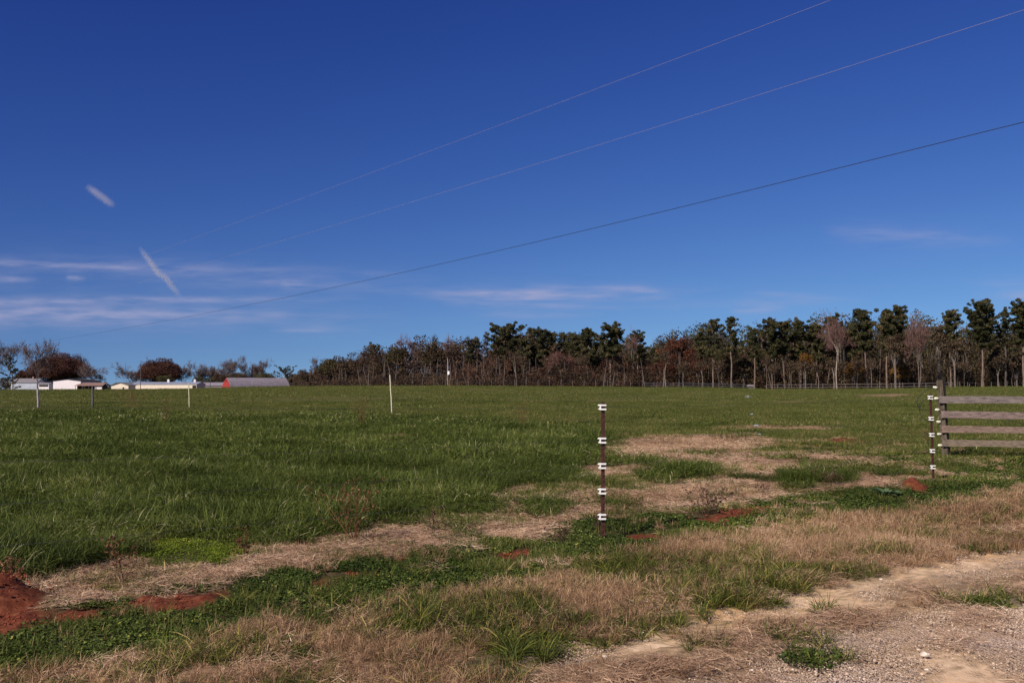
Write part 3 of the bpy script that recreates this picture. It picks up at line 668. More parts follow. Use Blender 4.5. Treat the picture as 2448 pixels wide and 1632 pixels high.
tag(q.build('sagging_wire', m_cable), 'dark wire sagging under the second rail of the board fence', 'wire')

def field_pole(name, x, y0, x1, y1, w, mat, lab, k=6, grp=None, cat='post'):
    gx_, gy_ = G(x1, y1); Y = gy_; z = Z(gx_, gy_); top = at(x, y0, Y)
    o = thing(name, lab, cat, (gx_, gy_, z), grp)
    q = MB(); a = np.array((0, 0, -.3)); t = top - np.array((gx_, gy_, z)); n = 7
    P = [a + (t - a) * (i / (n - 1)) + (rng.normal(0, w * .08, 3) if i not in (0, n - 1) else 0) for i in range(n)]
    q.tube(P, w / 2, k); mm = q.build('shaft', mat, o, smooth=True); return o
def single(o):                                      # one-piece post: keep the mesh itself as the thing
    ch = o.children[0]; ch.parent = None; ch.location = o.location; nm = o.name
    for key in ('label', 'category', 'group'):
        if key in o: ch[key] = o[key]
    bpy.data.objects.remove(o); ch.name = nm; return ch
m_pwood = mat_noise('pale_wood_post', [(.3, (.20, .17, .17)), (.7, (.40, .34, .33))], 9, .9, stretch=(1, 1, 4))
m_pwood2 = mat_noise('old_rail', [(.3, (.09, .075, .07)), (.7, (.20, .165, .155))], 5, .9)
m_dwood = mat_noise('dark_wood_post', [(.3, (.05, .05, .06)), (.7, (.12, .12, .13))], 9, .9)
single(field_pole('wooden_post', 90, 929, 92, 977, .13, m_pwood, 'pale grey wooden post in the field below the tall bare tree', 8))
single(field_pole('wooden_post', 221, 924, 222, 975, .13, m_dwood, 'dark grey wooden post in the field below the brown-roofed open shed', 8))
single(field_pole('thin_pole', 451, 916, 453, 975, .065, m_pvc, 'short thin cream pole in the field in front of the long cream shed', 8))
single(field_pole('thin_pole', 932, 896, 938, 991, .062, m_pvc, 'tall thin cream pole leaning left in front of the middle wood', 8))

# ------------------------------------------------------------------ overhead wires
def overhead(name, pts, A, Bp, r, mat, lab):
    """pts: photo curve; the wire hangs in the vertical plane over ground points A-B"""
    (x0, Y0), (x1, Y1) = A, Bp; a = np.array(((x0 - 1224) / FPX * Y0, Y0)); b = np.array(((x1 - 1224) / FPX * Y1, Y1)); P = []
    cx = np.array([p[0] for p in pts], float); co = np.polyfit(cx, [p[1] for p in pts], 3 if len(pts) == 5 and name == 'overhead_cable' else 2)
    for px in np.linspace(cx.min() - (90 if name == 'overhead_cable' else 300), 2560, 70):
        u = ray(px, np.polyval(co, px)); k = u[0] / u[1]
        d = b - a; t = (k * a[1] - a[0]) / (d[0] - k * d[1]); Y = a[1] + d[1] * t
        P.append(np.array((a[0] + d[0] * t, Y, CAMZ + u[2] / u[1] * Y)))
    q = MB(); q.tube(P, r, 5); return tag(q.build(name, mat), lab, 'overhead wire'), P
w1, W1 = overhead('overhead_cable', [(125, 814), (620, 724), (1224, 591), (1700, 478), (2448, 292)], (60, 230), (2560, 25), .011, m_cable, 'dark overhead cable, lowest of the three crossing the sky')
w2, W2 = overhead('overhead_conductor', [(437, 578), (885, 416), (1322, 250), (1988, 0)], (40, 170), (2560, 25), .0042, m_alu, 'pale overhead wire, topmost of the three crossing the sky')
w3, W3 = overhead('overhead_conductor', [(624, 593), (916, 500), (1500, 322), (1978, 182), (2448, 21)], (40, 170), (2560, 25), .0042, m_alu, 'pale overhead wire, middle one of the three crossing the sky')
w2['group'] = w3['group'] = 'pale overhead wires'

# ------------------------------------------------------------------ farm buildings far left
m_wht = mat_noise('white_siding', [(.3, (.62, .55, .58)), (.7, (.74, .68, .70))], 1.2, .7, stretch=(4, 4, .3))
m_blw = mat_noise('blue_grey_siding', [(.3, (.27, .29, .36)), (.7, (.42, .44, .50))], .5, .7)
m_crm = mat_noise('cream_siding', [(.3, (.62, .52, .42)), (.7, (.74, .64, .52))], 1.0, .7, stretch=(4, 4, .3))
m_groof = mat_noise('galvanised_roof', [(.25, (.17, .14, .165)), (.55, (.26, .225, .25)), (.8, (.32, .28, .31))], .6, .6, stretch=(1.5, 1.5, .4), spec=.5)
m_broof = mat_noise('blue_grey_roof', [(.3, (.20, .21, .27)), (.7, (.32, .33, .40))], .5, .5)
m_brroof = mat_noise('brown_roof', [(.3, (.17, .10, .08)), (.7, (.30, .19, .16))], .8, .7)
m_drk = mat_noise('dark_opening', [(.3, (.015, .013, .014)), (.7, (.035, .03, .03))], 1, .9)
m_red = mat_noise('barn_red', [(.3, (.24, .024, .022)), (.7, (.33, .042, .036))], .9, .7, stretch=(4, 4, .3))
m_hroof = mat_noise('shingle_roof', [(.3, (.13, .12, .13)), (.7, (.24, .22, .23))], 1.5, .8)
m_glass, _nt, _b = new_mat('window_glass'); _b.inputs['Base Color'].default_value = (.03, .035, .05, 1); _b.inputs['Roughness'].default_value = .12
m_trim = mat_noise('trim', [(.3, (.60, .56, .56)), (.7, (.72, .68, .68))], 3, .6)
GRZ = -3.4
def ground_at(x, y): return Z(x, y)
def gable(name, lab, cat, xl, xr, eave, ridge, Y, depth, axis, mw, mr, over=.35, grp=None, yaw=0.0, front_y=None):
    """front wall spans photo x xl..xr at distance Y. axis 'x': ridge parallel to the front, 'y': gable faces us"""
    a, b = at(xl, 915, Y), at(xr, 915, Y); wdt = b[0] - a[0]; cx = (a[0] + b[0]) / 2
    g = ground_at(cx, Y); ze = CAMZ + (915 - eave) / FPX * Y - g; zr = CAMZ + (915 - ridge) / FPX * Y - g
    t = thing(name, lab, cat, (cx, Y, g), grp, yaw); h = wdt / 2
    q = MB()
    if axis == 'y':
        q.prism([(-h, -.5), (h, -.5), (h, ze), (0, zr), (-h, ze)], 0, depth); q.build('wall', mw, t)
        for s in (-1, 1):
            r = MB(); dx = over; dz = (zr - ze) / h * over; x0, z0, x1, z1 = 0, zr + .04, s * (h + dx), ze - dz + .04
            r.prism([(x0, z0), (x1, z1), (x1, z1 + .14), (x0, z0 + .14)], -over, depth + over); r.build('roof', mr, t)
    else:
        d = depth / 2
        q.v = []; V = np.array([(x, y, z) for x in (-h, h) for (y, z) in ((0, -.5), (depth, -.5), (depth, ze), (d, zr), (0, ze))])
        q.add(V, [[[0, 4, 9, 5], [1, 6, 7, 2], [2, 7, 8, 3], [3, 8, 9, 4]], [[0, 1, 2, 3, 4], [9, 8, 7, 6, 5]]]); q.build('wall', mw, t)
        for s in (0, 1):
            r = MB(); dz = (zr - ze) / d * over; ya, yb = (-over, d) if s == 0 else (d, depth + over); za, zb = (ze - dz, zr) if s == 0 else (zr, ze - dz)
            V = np.array([(x, y, z + o) for x in (-h - over, h + over) for (y, z) in ((ya, za), (yb, zb)) for o in (.04, .18)])
            r.add(V, [[[0, 4, 5, 1], [2, 3, 7, 6], [0, 1, 3, 2], [4, 6, 7, 5], [1, 5, 7, 3], [0, 2, 6, 4]]]); r.build('roof', mr, t)
    return t, h, ze, zr
def panel(t, name, mat, x0, x1, z0, z1, y=-.03, th=.06):
    q = MB(); q.box(((x0 + x1) / 2, y, (z0 + z1) / 2), (x1 - x0, th, z1 - z0)); return q.build(name, mat, t)
# blue-grey farmhouse
t, h, ze, zr = gable('farmhouse', 'low pale farmhouse with a dull grey roof, leftmost building among the bare trees', 'house', 26, 88, 914, 905, 520, 9, 'x', m_blw, m_hroof)
panel(t, 'door', m_drk, -1.0, .1, -.2, 2.6)
for xx in (-5.2, -3.2, 2.2, 4.4): w = panel(t, 'window', m_trim, xx - .75, xx + .75, 1.0, 2.9); pq = MB(); pq.box((xx, -.08, 1.95), (1.2, .05, 1.6)); pq.build('pane', m_glass, w)
q = MB(); q.box((3.0, 4.0, zr + .2), (.8, .8, 1.6)); q.build('chimney', m_brroof, t)
# small white shed with dark band
t, h, ze, zr = gable('garden_shed', 'small white shed with a dark opening, between the farmhouse and the big white barn', 'shed', 92, 117, 917, 915, 505, 4, 'x', m_wht, m_groof)
panel(t, 'opening', m_drk, -h + .3, h - .3, ze - 1.5, ze - .45)
# big white building
t, h, ze, zr = gable('white_barn', 'large white metal building with a low gable and dark roof, behind the open brown-roofed shed', 'barn', 127, 193, 910.5, 906.5, 515, 26, 'y', m_wht, m_drk)
panel(t, 'door', m_trim, -h * .25, h * .35, -.3, 3.8); panel(t, 'window', m_glass, -h * .8, -h * .6, 1.4, 2.8)
# brown roofed open shed
a, b2 = at(180, 915, 480), at(246, 915, 480); cx = (a[0] + b2[0]) / 2; g = Z(cx, 480)
t = thing('open_shed', 'open-fronted shed with a brown slab roof and one white panel', 'shed', (cx, 480, g)); h = (b2[0] - a[0]) / 2
zf = CAMZ + (915 - 922) / FPX * 480 - g; zb = CAMZ + (915 - 915) / FPX * 480 - g
r = MB(); V = np.array([(x, y, z + o) for (x, y, z) in ((-h - .3, -.6, zf), (h + .2, -.6, zf), (-h + 1.2, 6.2, zb), (h - .6, 6.2, zb)) for o in (0, .16)])
r.add(V, [[[0, 2, 3, 1], [4, 5, 7, 6], [0, 1, 5, 4], [2, 6, 7, 3], [1, 3, 7, 5], [0, 4, 6, 2]]]); r.build('roof', m_brroof, t)
q = MB(); q.box((0, 5.9, zb / 2 - .2), (2 * h - 2.0, .15, zb + .3)); q.box((h - .3, 3, zf / 2), (.15, 5.6, zf)); q.box((-h + .9, 3, zf / 2), (.15, 5.6, zf)); q.build('wall', m_drk, t)
for k in range(5): q = MB(); q.box((-h + .2 + k * (2 * h - .4) / 4, -.2, zf / 2 - .2), (.16, .16, zf + .2)); q.build('post', m_dwood, t)
panel(t, 'white_panel', m_wht, h * .42, h * .92, -.2, zf - .35, .1); panel(t, 'feed_rail', m_pwood, -h * .9, h * .3, .9, 1.05, .0)
# cream buildings
t, h, ze, zr = gable('cream_shed', 'cream gable-ended shed with a round vent, joined to the left of the long cream shed', 'shed', 266, 307, 920.5, 914.3, 470, 9, 'y', m_crm, m_hroof, .5)
q = MB(); an = [(.5 * math.cos(k * .524), .5 * math.sin(k * .524)) for k in range(12)]; q.prism([(x + h * .42, z + ze * .72) for x, z in an], -.06, .0); q.build('vent', m_drk, t)
t, h, ze, zr = gable('poultry_house', 'long low cream shed with a blue-grey roof', 'shed', 314, 470, 918.8, 913.5, 485, 14, 'x', m_crm, m_broof, .25)
for xx in (-.2, .62): q = MB(); q.box((h * xx + 3, 7, zr + .5), (1.0, 1.0, 1.0)); q.prism([(h * xx + 2.3, zr + 1.0), (h * xx + 3.7, zr + 1.0), (h * xx + 3, zr + 1.6)], 6.4, 7.6); q.build('roof_vent', m_trim, t)
panel(t, 'dark_end', m_drk, h - 2.0, h - .2, -.2, ze - .4)  # dark panel on the right end of the front wall
t, h, ze, zr = gable('metal_shed', 'low lilac-grey metal shed between the long cream shed and the red barn', 'shed', 474, 534, 921.5, 914.5, 540, 14, 'x', m_groof, m_groof, .5)
panel(t, 'door', m_drk, h * .3, h * .48, -.2, 2.2)
# red arched barn
p0 = at(551, 915, 500); ax = np.array((.70, .714)); g = Z(p0[0], 500) - .3; rz = math.atan2(ax[1], ax[0])
t = thing('arched_barn', 'red-ended barn with a long pale arched metal roof', 'barn', (p0[0], 500, g), None, rz)
Wd = 9.0; Hh = CAMZ + (915 - 903.5) / FPX * 503 - g; Ln = 35
def arch(s, n=14):                                   # half widths / heights of a pointed arch
    P = []
    for k in range(n + 1):
        u = k / n; x = (1 - u ** 2.4); P.append((x * s, u ** .92))
    return P
prof = [(-(Wd / 2) * x, Hh * z) for x, z in arch(1)] + [((Wd / 2) * x, Hh * z) for x, z in arch(1)[::-1][1:]]
# local frame: x along the barn, y across (near wall at y=0, far wall at y=Wd)
def along(P, x0, x1, out=0.0):
    q = MB(); n = len(P); V = []
    for xx in (x0, x1):
        for (y, z) in P: V.append((xx, y + Wd / 2, z))
    q.add(np.array(V), [[[i, (i + 1) % n, n + (i + 1) % n, n + i] for i in range(n)], [list(range(n))[::-1], list(range(n, 2 * n))]]); return q
along(prof, .12, Ln - .12).build('end_wall', m_red, t)
sh = 1.03; P2_ = [(y * 1.04, z * 1.02 + .03) for y, z in prof]; n = len(prof); q = MB(); V = []; F = []
for xx in (0.3, Ln):
    V += [(xx, y * 1.012 + Wd / 2, z * 1.006) for y, z in prof] + [(xx, y + Wd / 2, z) for y, z in P2_]
for i in range(n - 1):
    F += [[n + i, n + i + 1, 3 * n + i + 1, 3 * n + i], [i, 2 * n + i, 2 * n + i + 1, i + 1], [i, i + 1, n + i + 1, n + i], [2 * n + i, 3 * n + i, 3 * n + i + 1, 2 * n + i + 1]]
q.add(np.array(V), [F]); q.build('roof', m_groof, t)
q = MB(); q.box((.04, Wd / 2, 1.3), (.12, 2.4, 2.9)); q.build('door', m_drk, t)
for k in range(7):
    w = MB(); xx = 3 + k * 4.4; w.box((xx, .02, 1.35), (.7, .3, .7)); w.build('window', m_drk, t)
q = MB()
for s in (-1, 1): q.box((.0, Wd / 2 + s * .35, Hh * .83), (.1, .5, .6))
q.build('loft_door', m_drk, t)

# utility poles
def upole(x, top, base, Y, lab, r=.15, arm=True, box=False, lean=0, mat=None):
    p = at(x, 915, Y); g = Z(p[0], Y); zt = at(x, top, Y)[2] - g
    t = thing('utility_pole', lab, 'utility pole', (p[0], Y, g)); q = MB(); q.tube([(0, 0, -.5), (lean / 2, 0, zt / 2), (lean, 0, zt)], [r, r * .85, r * .65], 8); q.build('pole', mat or m_dwood, t)
    if arm:
        q = MB(); q.box((lean, 0, zt - .5), (2.0, .12, .14)); q.build('crossarm', m_dwood, t)
    if box:
        q = MB(); q.tube([(.35, -.1, zt * box - .5), (.35, -.1, zt * box - .42), (.35, -.1, zt * box + .42), (.35, -.1, zt * box + .5)], [.24, .34, .34, .24], 10); q.build('transformer', m_white, t)
    return t
upole(336, 862, 930, 350, 'tall thin dark utility pole in front of the long cream shed', .14, False)
upole(503, 905, 930, 480, 'short dark utility pole between the cream shed and the red barn', .16, False)
upole(1070, 856, 925, 276, 'utility pole with a white transformer against the middle wood', .14, False, .47, 0, m_pwood)
# near pole off to the right that carries the three wires
bx = W1[-1]; g = Z(bx[0], bx[1])
ztop = W2[-1][2] - g + .15; q = MB(); t = thing('utility_pole', 'tall utility pole just outside the right edge carrying the three overhead wires', 'utility pole', (bx[0] + .16, bx[1] - .1, g))
q.tube([(0, 0, -.6), (0, 0, ztop / 2), (0, 0, ztop + .2)], [.17, .14, .11], 10); q.build('pole', m_dwood, t)
for Wp in (W1, W2, W3):
    q = MB(); q.tube([(-.16, .1, Wp[-1][2] - g - .12), (-.16, .1, Wp[-1][2] - g + .02)], [.05, .03], 8); q.box((-.08, .05, Wp[-1][2] - g - .1), (.2, .06, .06)); q.build('insulator', m_white, t)

# ------------------------------------------------------------------ trees
m_pine = leaf_mat('pine_needles', [(0, (.020, .022, .009)), (.5, (.050, .050, .019)), (.85, (.105, .088, .038)), (1, (.18, .12, .06))], .15, .7, False)
m_rus = leaf_mat('russet_leaves', [(0, (.042, .015, .010)), (.5, (.098, .035, .020)), (.85, (.165, .065, .034)), (1, (.22, .11, .05))], .3, .7, False)
m_brn = leaf_mat('brown_leaves', [(0, (.040, .026, .016)), (.5, (.082, .056, .036)), (.85, (.14, .098, .060)), (1, (.19, .14, .06))], .3, .7, False)
m_mar = leaf_mat('maroon_leaves', [(0, (.045, .018, .014)), (.5, (.085, .036, .027)), (1, (.15, .075, .05))], .25, .8, False)
m_gry = leaf_mat('grey_brown_leaves', [(0, (.055, .034, .030)), (.5, (.10, .068, .060)), (1, (.17, .125, .11))], .25, .8, False)
m_und = leaf_mat('undergrowth_leaves', [(0, (.026, .016, .011)), (.5, (.054, .034, .023)), (.9, (.095, .060, .038)), (1, (.14, .09, .045))], .25, .8, False)
m_rusd = leaf_mat('dull_red_leaves', [(0, (.028, .012, .009)), (.5, (.060, .026, .018)), (1, (.11, .05, .03))], .25, .8, False)
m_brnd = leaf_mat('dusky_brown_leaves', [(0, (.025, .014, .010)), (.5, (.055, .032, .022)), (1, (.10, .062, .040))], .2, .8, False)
m_olv = leaf_mat('olive_leaves', [(0, (.028, .026, .010)), (.5, (.062, .054, .022)), (.85, (.11, .085, .034)), (1, (.17, .11, .05))], .3, .7, False)
m_gold = leaf_mat('golden_leaves', [(0, (.07, .035, .010)), (.5, (.15, .075, .020)), (1, (.25, .13, .03))], .3, .7, False)
m_twig = mat_noise('twigs', [(.3, (.085, .060, .058)), (.7, (.17, .125, .115))], 2, .9)
m_twigr = mat_noise('reddish_twigs', [(.3, (.10, .050, .045)), (.7, (.20, .11, .095))], 2, .9)
m_barkp = mat_noise('pine_bark', [(.3, (.09, .062, .052)), (.7, (.21, .15, .125))], 1.2, .9, stretch=(1, 1, .5))
m_barkg = mat_noise('grey_bark', [(.3, (.075, .058, .052)), (.7, (.18, .145, .13))], 1.2, .9, stretch=(1, 1, .5))
m_barkw = mat_noise('pale_bark', [(.3, (.20, .155, .13)), (.7, (.38, .31, .26))], 1.2, .9, stretch=(1, 1, .5))
m_barkd = mat_noise('dark_bark', [(.3, (.045, .036, .034)), (.7, (.11, .085, .078))], 1.2, .9, stretch=(1, 1, .5))

def leaf_quads(C, size, r, elong=1.5, flat=0.0):
    n = len(C); nrm = r.normal(0, 1, (n, 3)); nrm[:, 2] += flat; nrm /= np.linalg.norm(nrm, axis=1)[:, None]
    A = np.cross(nrm, r.normal(0, 1, (n, 3))); A /= np.linalg.norm(A, axis=1)[:, None] + 1e-9; B = np.cross(nrm, A)
    s = (size * r.uniform(.6, 1.35, n))[:, None] / 2; A = A * s * elong; B = B * s
    V = np.stack([C - A, C - B * r.uniform(.6, 1.1, (n, 1)), C + A, C + B * r.uniform(.6, 1.1, (n, 1))], 1).reshape(-1, 3)
    return V, (np.arange(n)[:, None] * 4 + np.arange(4))
def leaf_obj(name, C, size, mat, parent, r, elong=1.5, flat=0.0, var=None):
    V, F = leaf_quads(C, size, r, elong, flat); v = r.beta(2, 2, len(C)) if var is None else np.clip(var + r.normal(0, .16, len(C)), 0, 1)
    return link_mesh(name, fast_mesh(name, V, [F], np.repeat(v, 4)), mat, parent)
def clump_pts(c, rad, n, r, flat=.6):
    d = r.normal(0, 1, (n, 3)); d /= np.linalg.norm(d, axis=1)[:, None]; q = rad * r.uniform(.25, 1, n)[:, None] ** .6
    return np.asarray(c) + d * q * np.array((1, 1, flat))

def pine(t, H, Wd, cb, r, dens=1.0, bark=None, layered=False, mat=None):
    Wd *= 1.36; dens *= 1.4; cb *= .86
    q = MB(); k = 9; wob = np.cumsum(r.normal(0, .10, (k, 2)), 0) * (H / 18)
    hs_ = np.linspace(-.8, H * .97, k); P = np.c_[wob - wob[0], hs_]; R0 = .0115 * H + .03
    q.tube(P, np.linspace(R0, R0 * .22, k), 7)
    def trunk(h): return np.array([np.interp(h, hs_, P[:, 0]), np.interp(h, hs_, P[:, 1]), h])
    nb = int((24 if layered else 30) * dens); CC = []; VV = []
    for b in range(nb):
        f = (b + r.uniform(0, 1)) / nb; h = H * (cb + (1 - cb) * f * .97); az = r.uniform(0, 6.283)
        prof = (.50 + .75 * f) if f < .45 else math.sqrt(max(1 - ((f - .40) / .66) ** 2, .05)) * .92
        if layered: prof = (1 - f * .72) * r.uniform(.55, 1.15)
        Ln = Wd / 2 * prof * r.uniform(.55, 1.12); up = r.uniform(.02, .35) + f * .45
        d = np.array((math.cos(az), math.sin(az), 0)); a = trunk(h - .2); m = a + d * Ln * .55 + (0, 0, Ln * .5 * up * .5); e = a + d * Ln * .98 + (0, 0, Ln * up)
        q.tube([a, m, e], [.045 + .006 * Ln, .035, .015], 3, cap=False)
        ns = max(2, int(Ln / .75)); shade = r.uniform(.2, .75)
        for j in range(ns + 1):
            u = .28 + .72 * (j / max(ns, 1)); c = a + (e - a) * u + r.normal(0, .34, 3) * (1, 1, .8)
            rad = r.uniform(.32, .82) * (.72 if layered else 1) * (H / 20) ** .5; nl = int(64 * dens * (rad / .65) ** 2)
            CC.append(clump_pts(c, rad, nl, r, .72)); VV.append(np.full(nl, shade + r.normal(0, .08)))
    for j in range(3):
        nl = int(60 * dens); CC.append(clump_pts(trunk(H * (.985 - j * .03)) + r.normal(0, .35, 3) * (1, 1, .2), .62, nl, r, .7)); VV.append(np.full(nl, .5))
    C = np.concatenate(CC); q.build('trunk', bark or m_barkp, t)
    leaf_obj('crown', C, .20, mat or m_pine, t, r, 2.0, .2, np.concatenate(VV))

def dome(t, H, Wd, cb, r, mat, bark, dens=1.0, fork=True, lsz=.30, stems=1, squash=1.0):
    q = MB(); z0 = H * cb; ez = (H - z0) / 2; cz_ = z0 + ez; CC = []; VV = []
    nl = int(34 * dens * max(1, Wd / 9)); fk = H * (cb * .8 + .02)
    for s in range(stems):
        off = np.array((r.normal(0, .5), r.normal(0, .3), 0)) * (stems > 1)
        q.tube([off * .4 + (0, 0, -.8), off + (0, 0, fk * .6), off * 1.8 + (0, 0, fk + ez * .6)], [.022 * H / stems ** .5, .017 * H / stems ** .5, .008 * H], 7)
    for k in range(nl):
        d = r.normal(0, 1, 3); d /= np.linalg.norm(d); d[2] = abs(d[2]) * 1.0 - .35 if r.uniform() < .75 else d[2]
        rr = r.uniform(.45, .92); sx_ = Wd / 2 * (1 + .12 * math.sin(3 * math.atan2(d[1], d[0]) + k % 3))
        c = np.array((d[0] * sx_ * rr, d[1] * Wd / 2 * rr, cz_ + d[2] * ez * rr * 1.02)); rad = r.uniform(.10, .19) * Wd * squash
        n = int(85 * dens * (rad / 1.5) ** 1.5) + 18; P = clump_pts(c, rad, n, r, .75); P[:, 2] = np.minimum(P[:, 2], H * (1 + .02 * r.normal(0, 1, n)))
        CC.append(P); VV.append(np.full(n, r.uniform(.2, .8)))
        if k % 2 == 0: q.tube([(0, 0, fk * r.uniform(.7, 1.1)), (c[0] * .45, c[1] * .45, (fk + c[2]) / 2 + .3), c], [.0085 * H, .005 * H, .02], 4, cap=False)
    q.build('trunk', bark, t); leaf_obj('crown', np.concatenate(CC), lsz, mat, t, r, 1.25, .2, np.concatenate(VV))

def bare(t, H, Wd, cb, r, bark, tmat, depth=5, leaf=None, stems=1, spread=.62, leafn=500, tw=.045):
    tr = MB(); segs = []; tips = []
    def go_(p, d, Ln, rad, lv):
        m = p + d * Ln * .5 + r.normal(0, .04, 3) * Ln; e = p + d * Ln + r.normal(0, .04, 3) * Ln
        segs.append((p, m, e, rad, lv)); 
        if lv >= depth: tips.append(e); return
        nb = 3 + (r.uniform() < .4)
        for k in range(nb):
            az = r.uniform(0, 6.283); an = r.uniform(.5, 1.15) * spread * (1.15 if lv else 1)
            ref = np.array((0, 0, 1.)) if abs(d[2]) < .9 else np.array((1., 0, 0)); A = np.cross(d, ref); A /= np.linalg.norm(A); B = np.cross(d, A)
            nd = d * math.cos(an) + (A * math.cos(az) + B * math.sin(az)) * math.sin(an); nd[2] += .10; nd /= np.linalg.norm(nd)
            s_ = p + (e - p) * r.uniform(.35, 1.0) if lv else p + (e - p) * r.uniform(.72, 1.0)
            go_(s_, nd, Ln * r.uniform(.58, .86), rad * (.46 if lv < 3 else .7), lv + 1)
    base = H * cb
    for s in range(stems):
        d0 = np.array((r.normal(0, .05 + .2 * (stems > 1)), r.normal(0, .05), 1.)); d0 /= np.linalg.norm(d0); go_(np.array((0, 0, -.8)), d0, base + .8, .0088 * H / stems ** .4, 0)
    allp = np.array([s[2] for s in segs]); zx = np.percentile(allp[:, 2], 99.6); wx = np.percentile(np.abs(allp[:, 0]), 98)
    kz = (H - base) / max(zx - base, .5); kx = Wd / 2 / max(wx, .5)
    def fx(p):
        p = np.array(p, float); f = min(max((p[2] - base * .7) / (base * .3 + .01), 0), 1)
        p[:2] *= (1 + (kx - 1) * f); p[2] = base + (p[2] - base) * kz if p[2] > base else p[2]; return p
    TV = []; 
    for p, m, e, rad, lv in segs:
        p, m, e = fx(p), fx(m), fx(e)
        if lv <= 2: tr.tube([p, m, e], [rad, rad * .82, rad * .62], 6 if lv < 2 else 4, cap=False)
        else: TV.append((p, m, e, max(rad, .014)))
    tr.build('trunk', bark, t)
    a = np.array([x[0] for x in TV]); m_ = np.array([x[1] for x in TV]); e = np.array([x[2] for x in TV]); n = len(TV)
    w = np.maximum(np.array([x[3] for x in TV]) * 1.6, tw)[:, None]; s = np.cross(e - a, r.normal(0, 1, (n, 3))); s /= np.linalg.norm(s, axis=1)[:, None] + 1e-9
    s2 = np.cross(e - a, s); s2 /= np.linalg.norm(s2, axis=1)[:, None] + 1e-9; V = []
    for k3 in range(3):
        an = 2.094 * k3; o = (s * math.cos(an) + s2 * math.sin(an)) * w / 2; V += [a + o, m_ + o * .8]
    V.append(e); V = np.stack(V, 1).reshape(-1, 3); o = np.arange(n)[:, None] * 7
    Q = [o + np.array(f) for f in ((0, 2, 3, 1), (2, 4, 5, 3), (4, 0, 1, 5))]; T = [o + np.array(f) for f in ((1, 3, 6), (3, 5, 6), (5, 1, 6))]
    link_mesh('crown', fast_mesh('crown', V, [np.concatenate(Q), np.concatenate(T)]), tmat, t)
    if leaf is not None:
        tp = np.array([fx(p) for p in tips]); C = tp[r.integers(0, len(tp), leafn)] + r.normal(0, .35, (leafn, 3)); leaf_obj('dead_leaves', C, .22, leaf, t, r)

TSEED = [100]
def tree(kind, x, top, l, rr, cbot, Y, lab, grp=None, base=925, **kw):
    if grp == 'trees round the farm buildings': cbot = min(cbot + 22, 924) if kind == 'bare' else min(cbot + 10, 928); l, rr = x - (x - l) * 1.15, x + (rr - x) * 1.15; kind = 'maroon' if kind == 'russet' else kind
    TSEED[0] += 1; r = np.random.default_rng(TSEED[0]); X = (x - 1224) / FPX * Y; g = Z(X, Y); H = CAMZ + (915 - top) / FPX * Y - g
    Wd = (rr - l) / FPX * Y; cb = min(max((CAMZ + (915 - cbot) / FPX * Y - g) / H, .03), .9)
    nm, cat = {'pine': ('pine_tree', 'pine tree'), 'cedar': ('evergreen_tree', 'evergreen tree'), 'russet': ('oak_tree', 'oak tree'), 'maroon': ('oak_tree', 'oak tree'), 'brown': ('brown_leaved_tree', 'tree'),
               'olive': ('olive_leaved_tree', 'tree'), 'gold': ('golden_leaved_tree', 'tree'), 'bare': ('bare_tree', 'bare tree'), 'pale': ('bare_tree', 'bare tree'), 'slim': ('slender_tree', 'tree')}[kind]
    t = thing(nm, lab, cat, (X, Y, g), grp)
    if kind == 'pine': pine(t, H, Wd, cb, r, **kw)
    elif kind == 'cedar': dome(t, H, Wd, cb, r, m_pine, m_barkd, kw.pop('dens', 1.2), lsz=.26, **kw)
    elif kind == 'russet': dome(t, H, Wd, cb, r, m_rus, m_barkg, kw.pop('dens', 1.1), **kw)
    elif kind == 'maroon': dome(t, H, Wd, cb, r, m_mar, m_barkd, kw.pop('dens', 1.5), lsz=.4, **kw)
    elif kind == 'brown': dome(t, H, Wd, cb, r, m_brn, m_barkg, kw.pop('dens', 1.45), **kw)
    elif kind == 'olive': dome(t, H, Wd, cb, r, m_olv, m_barkg, kw.pop('dens', 1.0) * 1.5, **kw)
    elif kind == 'gold': dome(t, H, Wd, cb, r, m_gold, m_barkg, kw.pop('dens', 1.0), **kw)
    elif kind == 'bare': 
        if grp == 'trees round the farm buildings': kw['tw'] = .12; kw['leaf'] = m_gry; kw['leafn'] = 1500; kw['depth'] = 6
        bare(t, H, Wd, cb, r, m_barkg, kw.pop('tm', m_twig), **kw)
    elif kind == 'pale': bare(t, H, Wd, cb, r, m_barkw, kw.pop('tm', m_twigr), **kw)
    elif kind == 'slim': bare(t, H, Wd, cb, r, r.choice([m_barkw, m_barkp, m_barkg]), m_twigr, depth=4, leaf=m_brn, leafn=700, spread=.55)
    return t
GF = 'trees round the farm buildings'; GM = 'trees of the middle wood'; GR = 'trees of the right-hand wood'
# far left group
tree('bare', 32, 812, -14, 58, 868, 470, 'bare spreading tree at the left edge above the farmhouse', GF, leaf=m_brn, leafn=700, depth=6, tw=.07)
tree('pine', 24, 853, 0, 46, 915, 455, 'dark layered evergreen at the left edge below the bare tree', GF, layered=True, dens=1.3)
tree('bare', 92, 812, 48, 128, 886, 430, 'tall bare tree with a leaning pale trunk in front of the farmhouse', GF, tm=m_twig, depth=6, tw=.07)
tree('russet', 140, 844, 82, 200, 912, 560, 'large maroon domed tree behind the white barn', GF, squash=.9)
tree('russet', 66, 879, 42, 92, 915, 545, 'low maroon tree behind the farmhouse roof', GF)
tree('bare', 193, 848, 172, 214, 892, 590, 'bare tree rising behind the right side of the big maroon tree', GF, leaf=m_brn, leafn=500, depth=6, tw=.08)
tree('bare', 218, 868, 192, 246, 900, 555, 'small bare tree with a dark trunk above the brown-roofed open shed', GF, leaf=m_brn, leafn=400, depth=6, tw=.07)
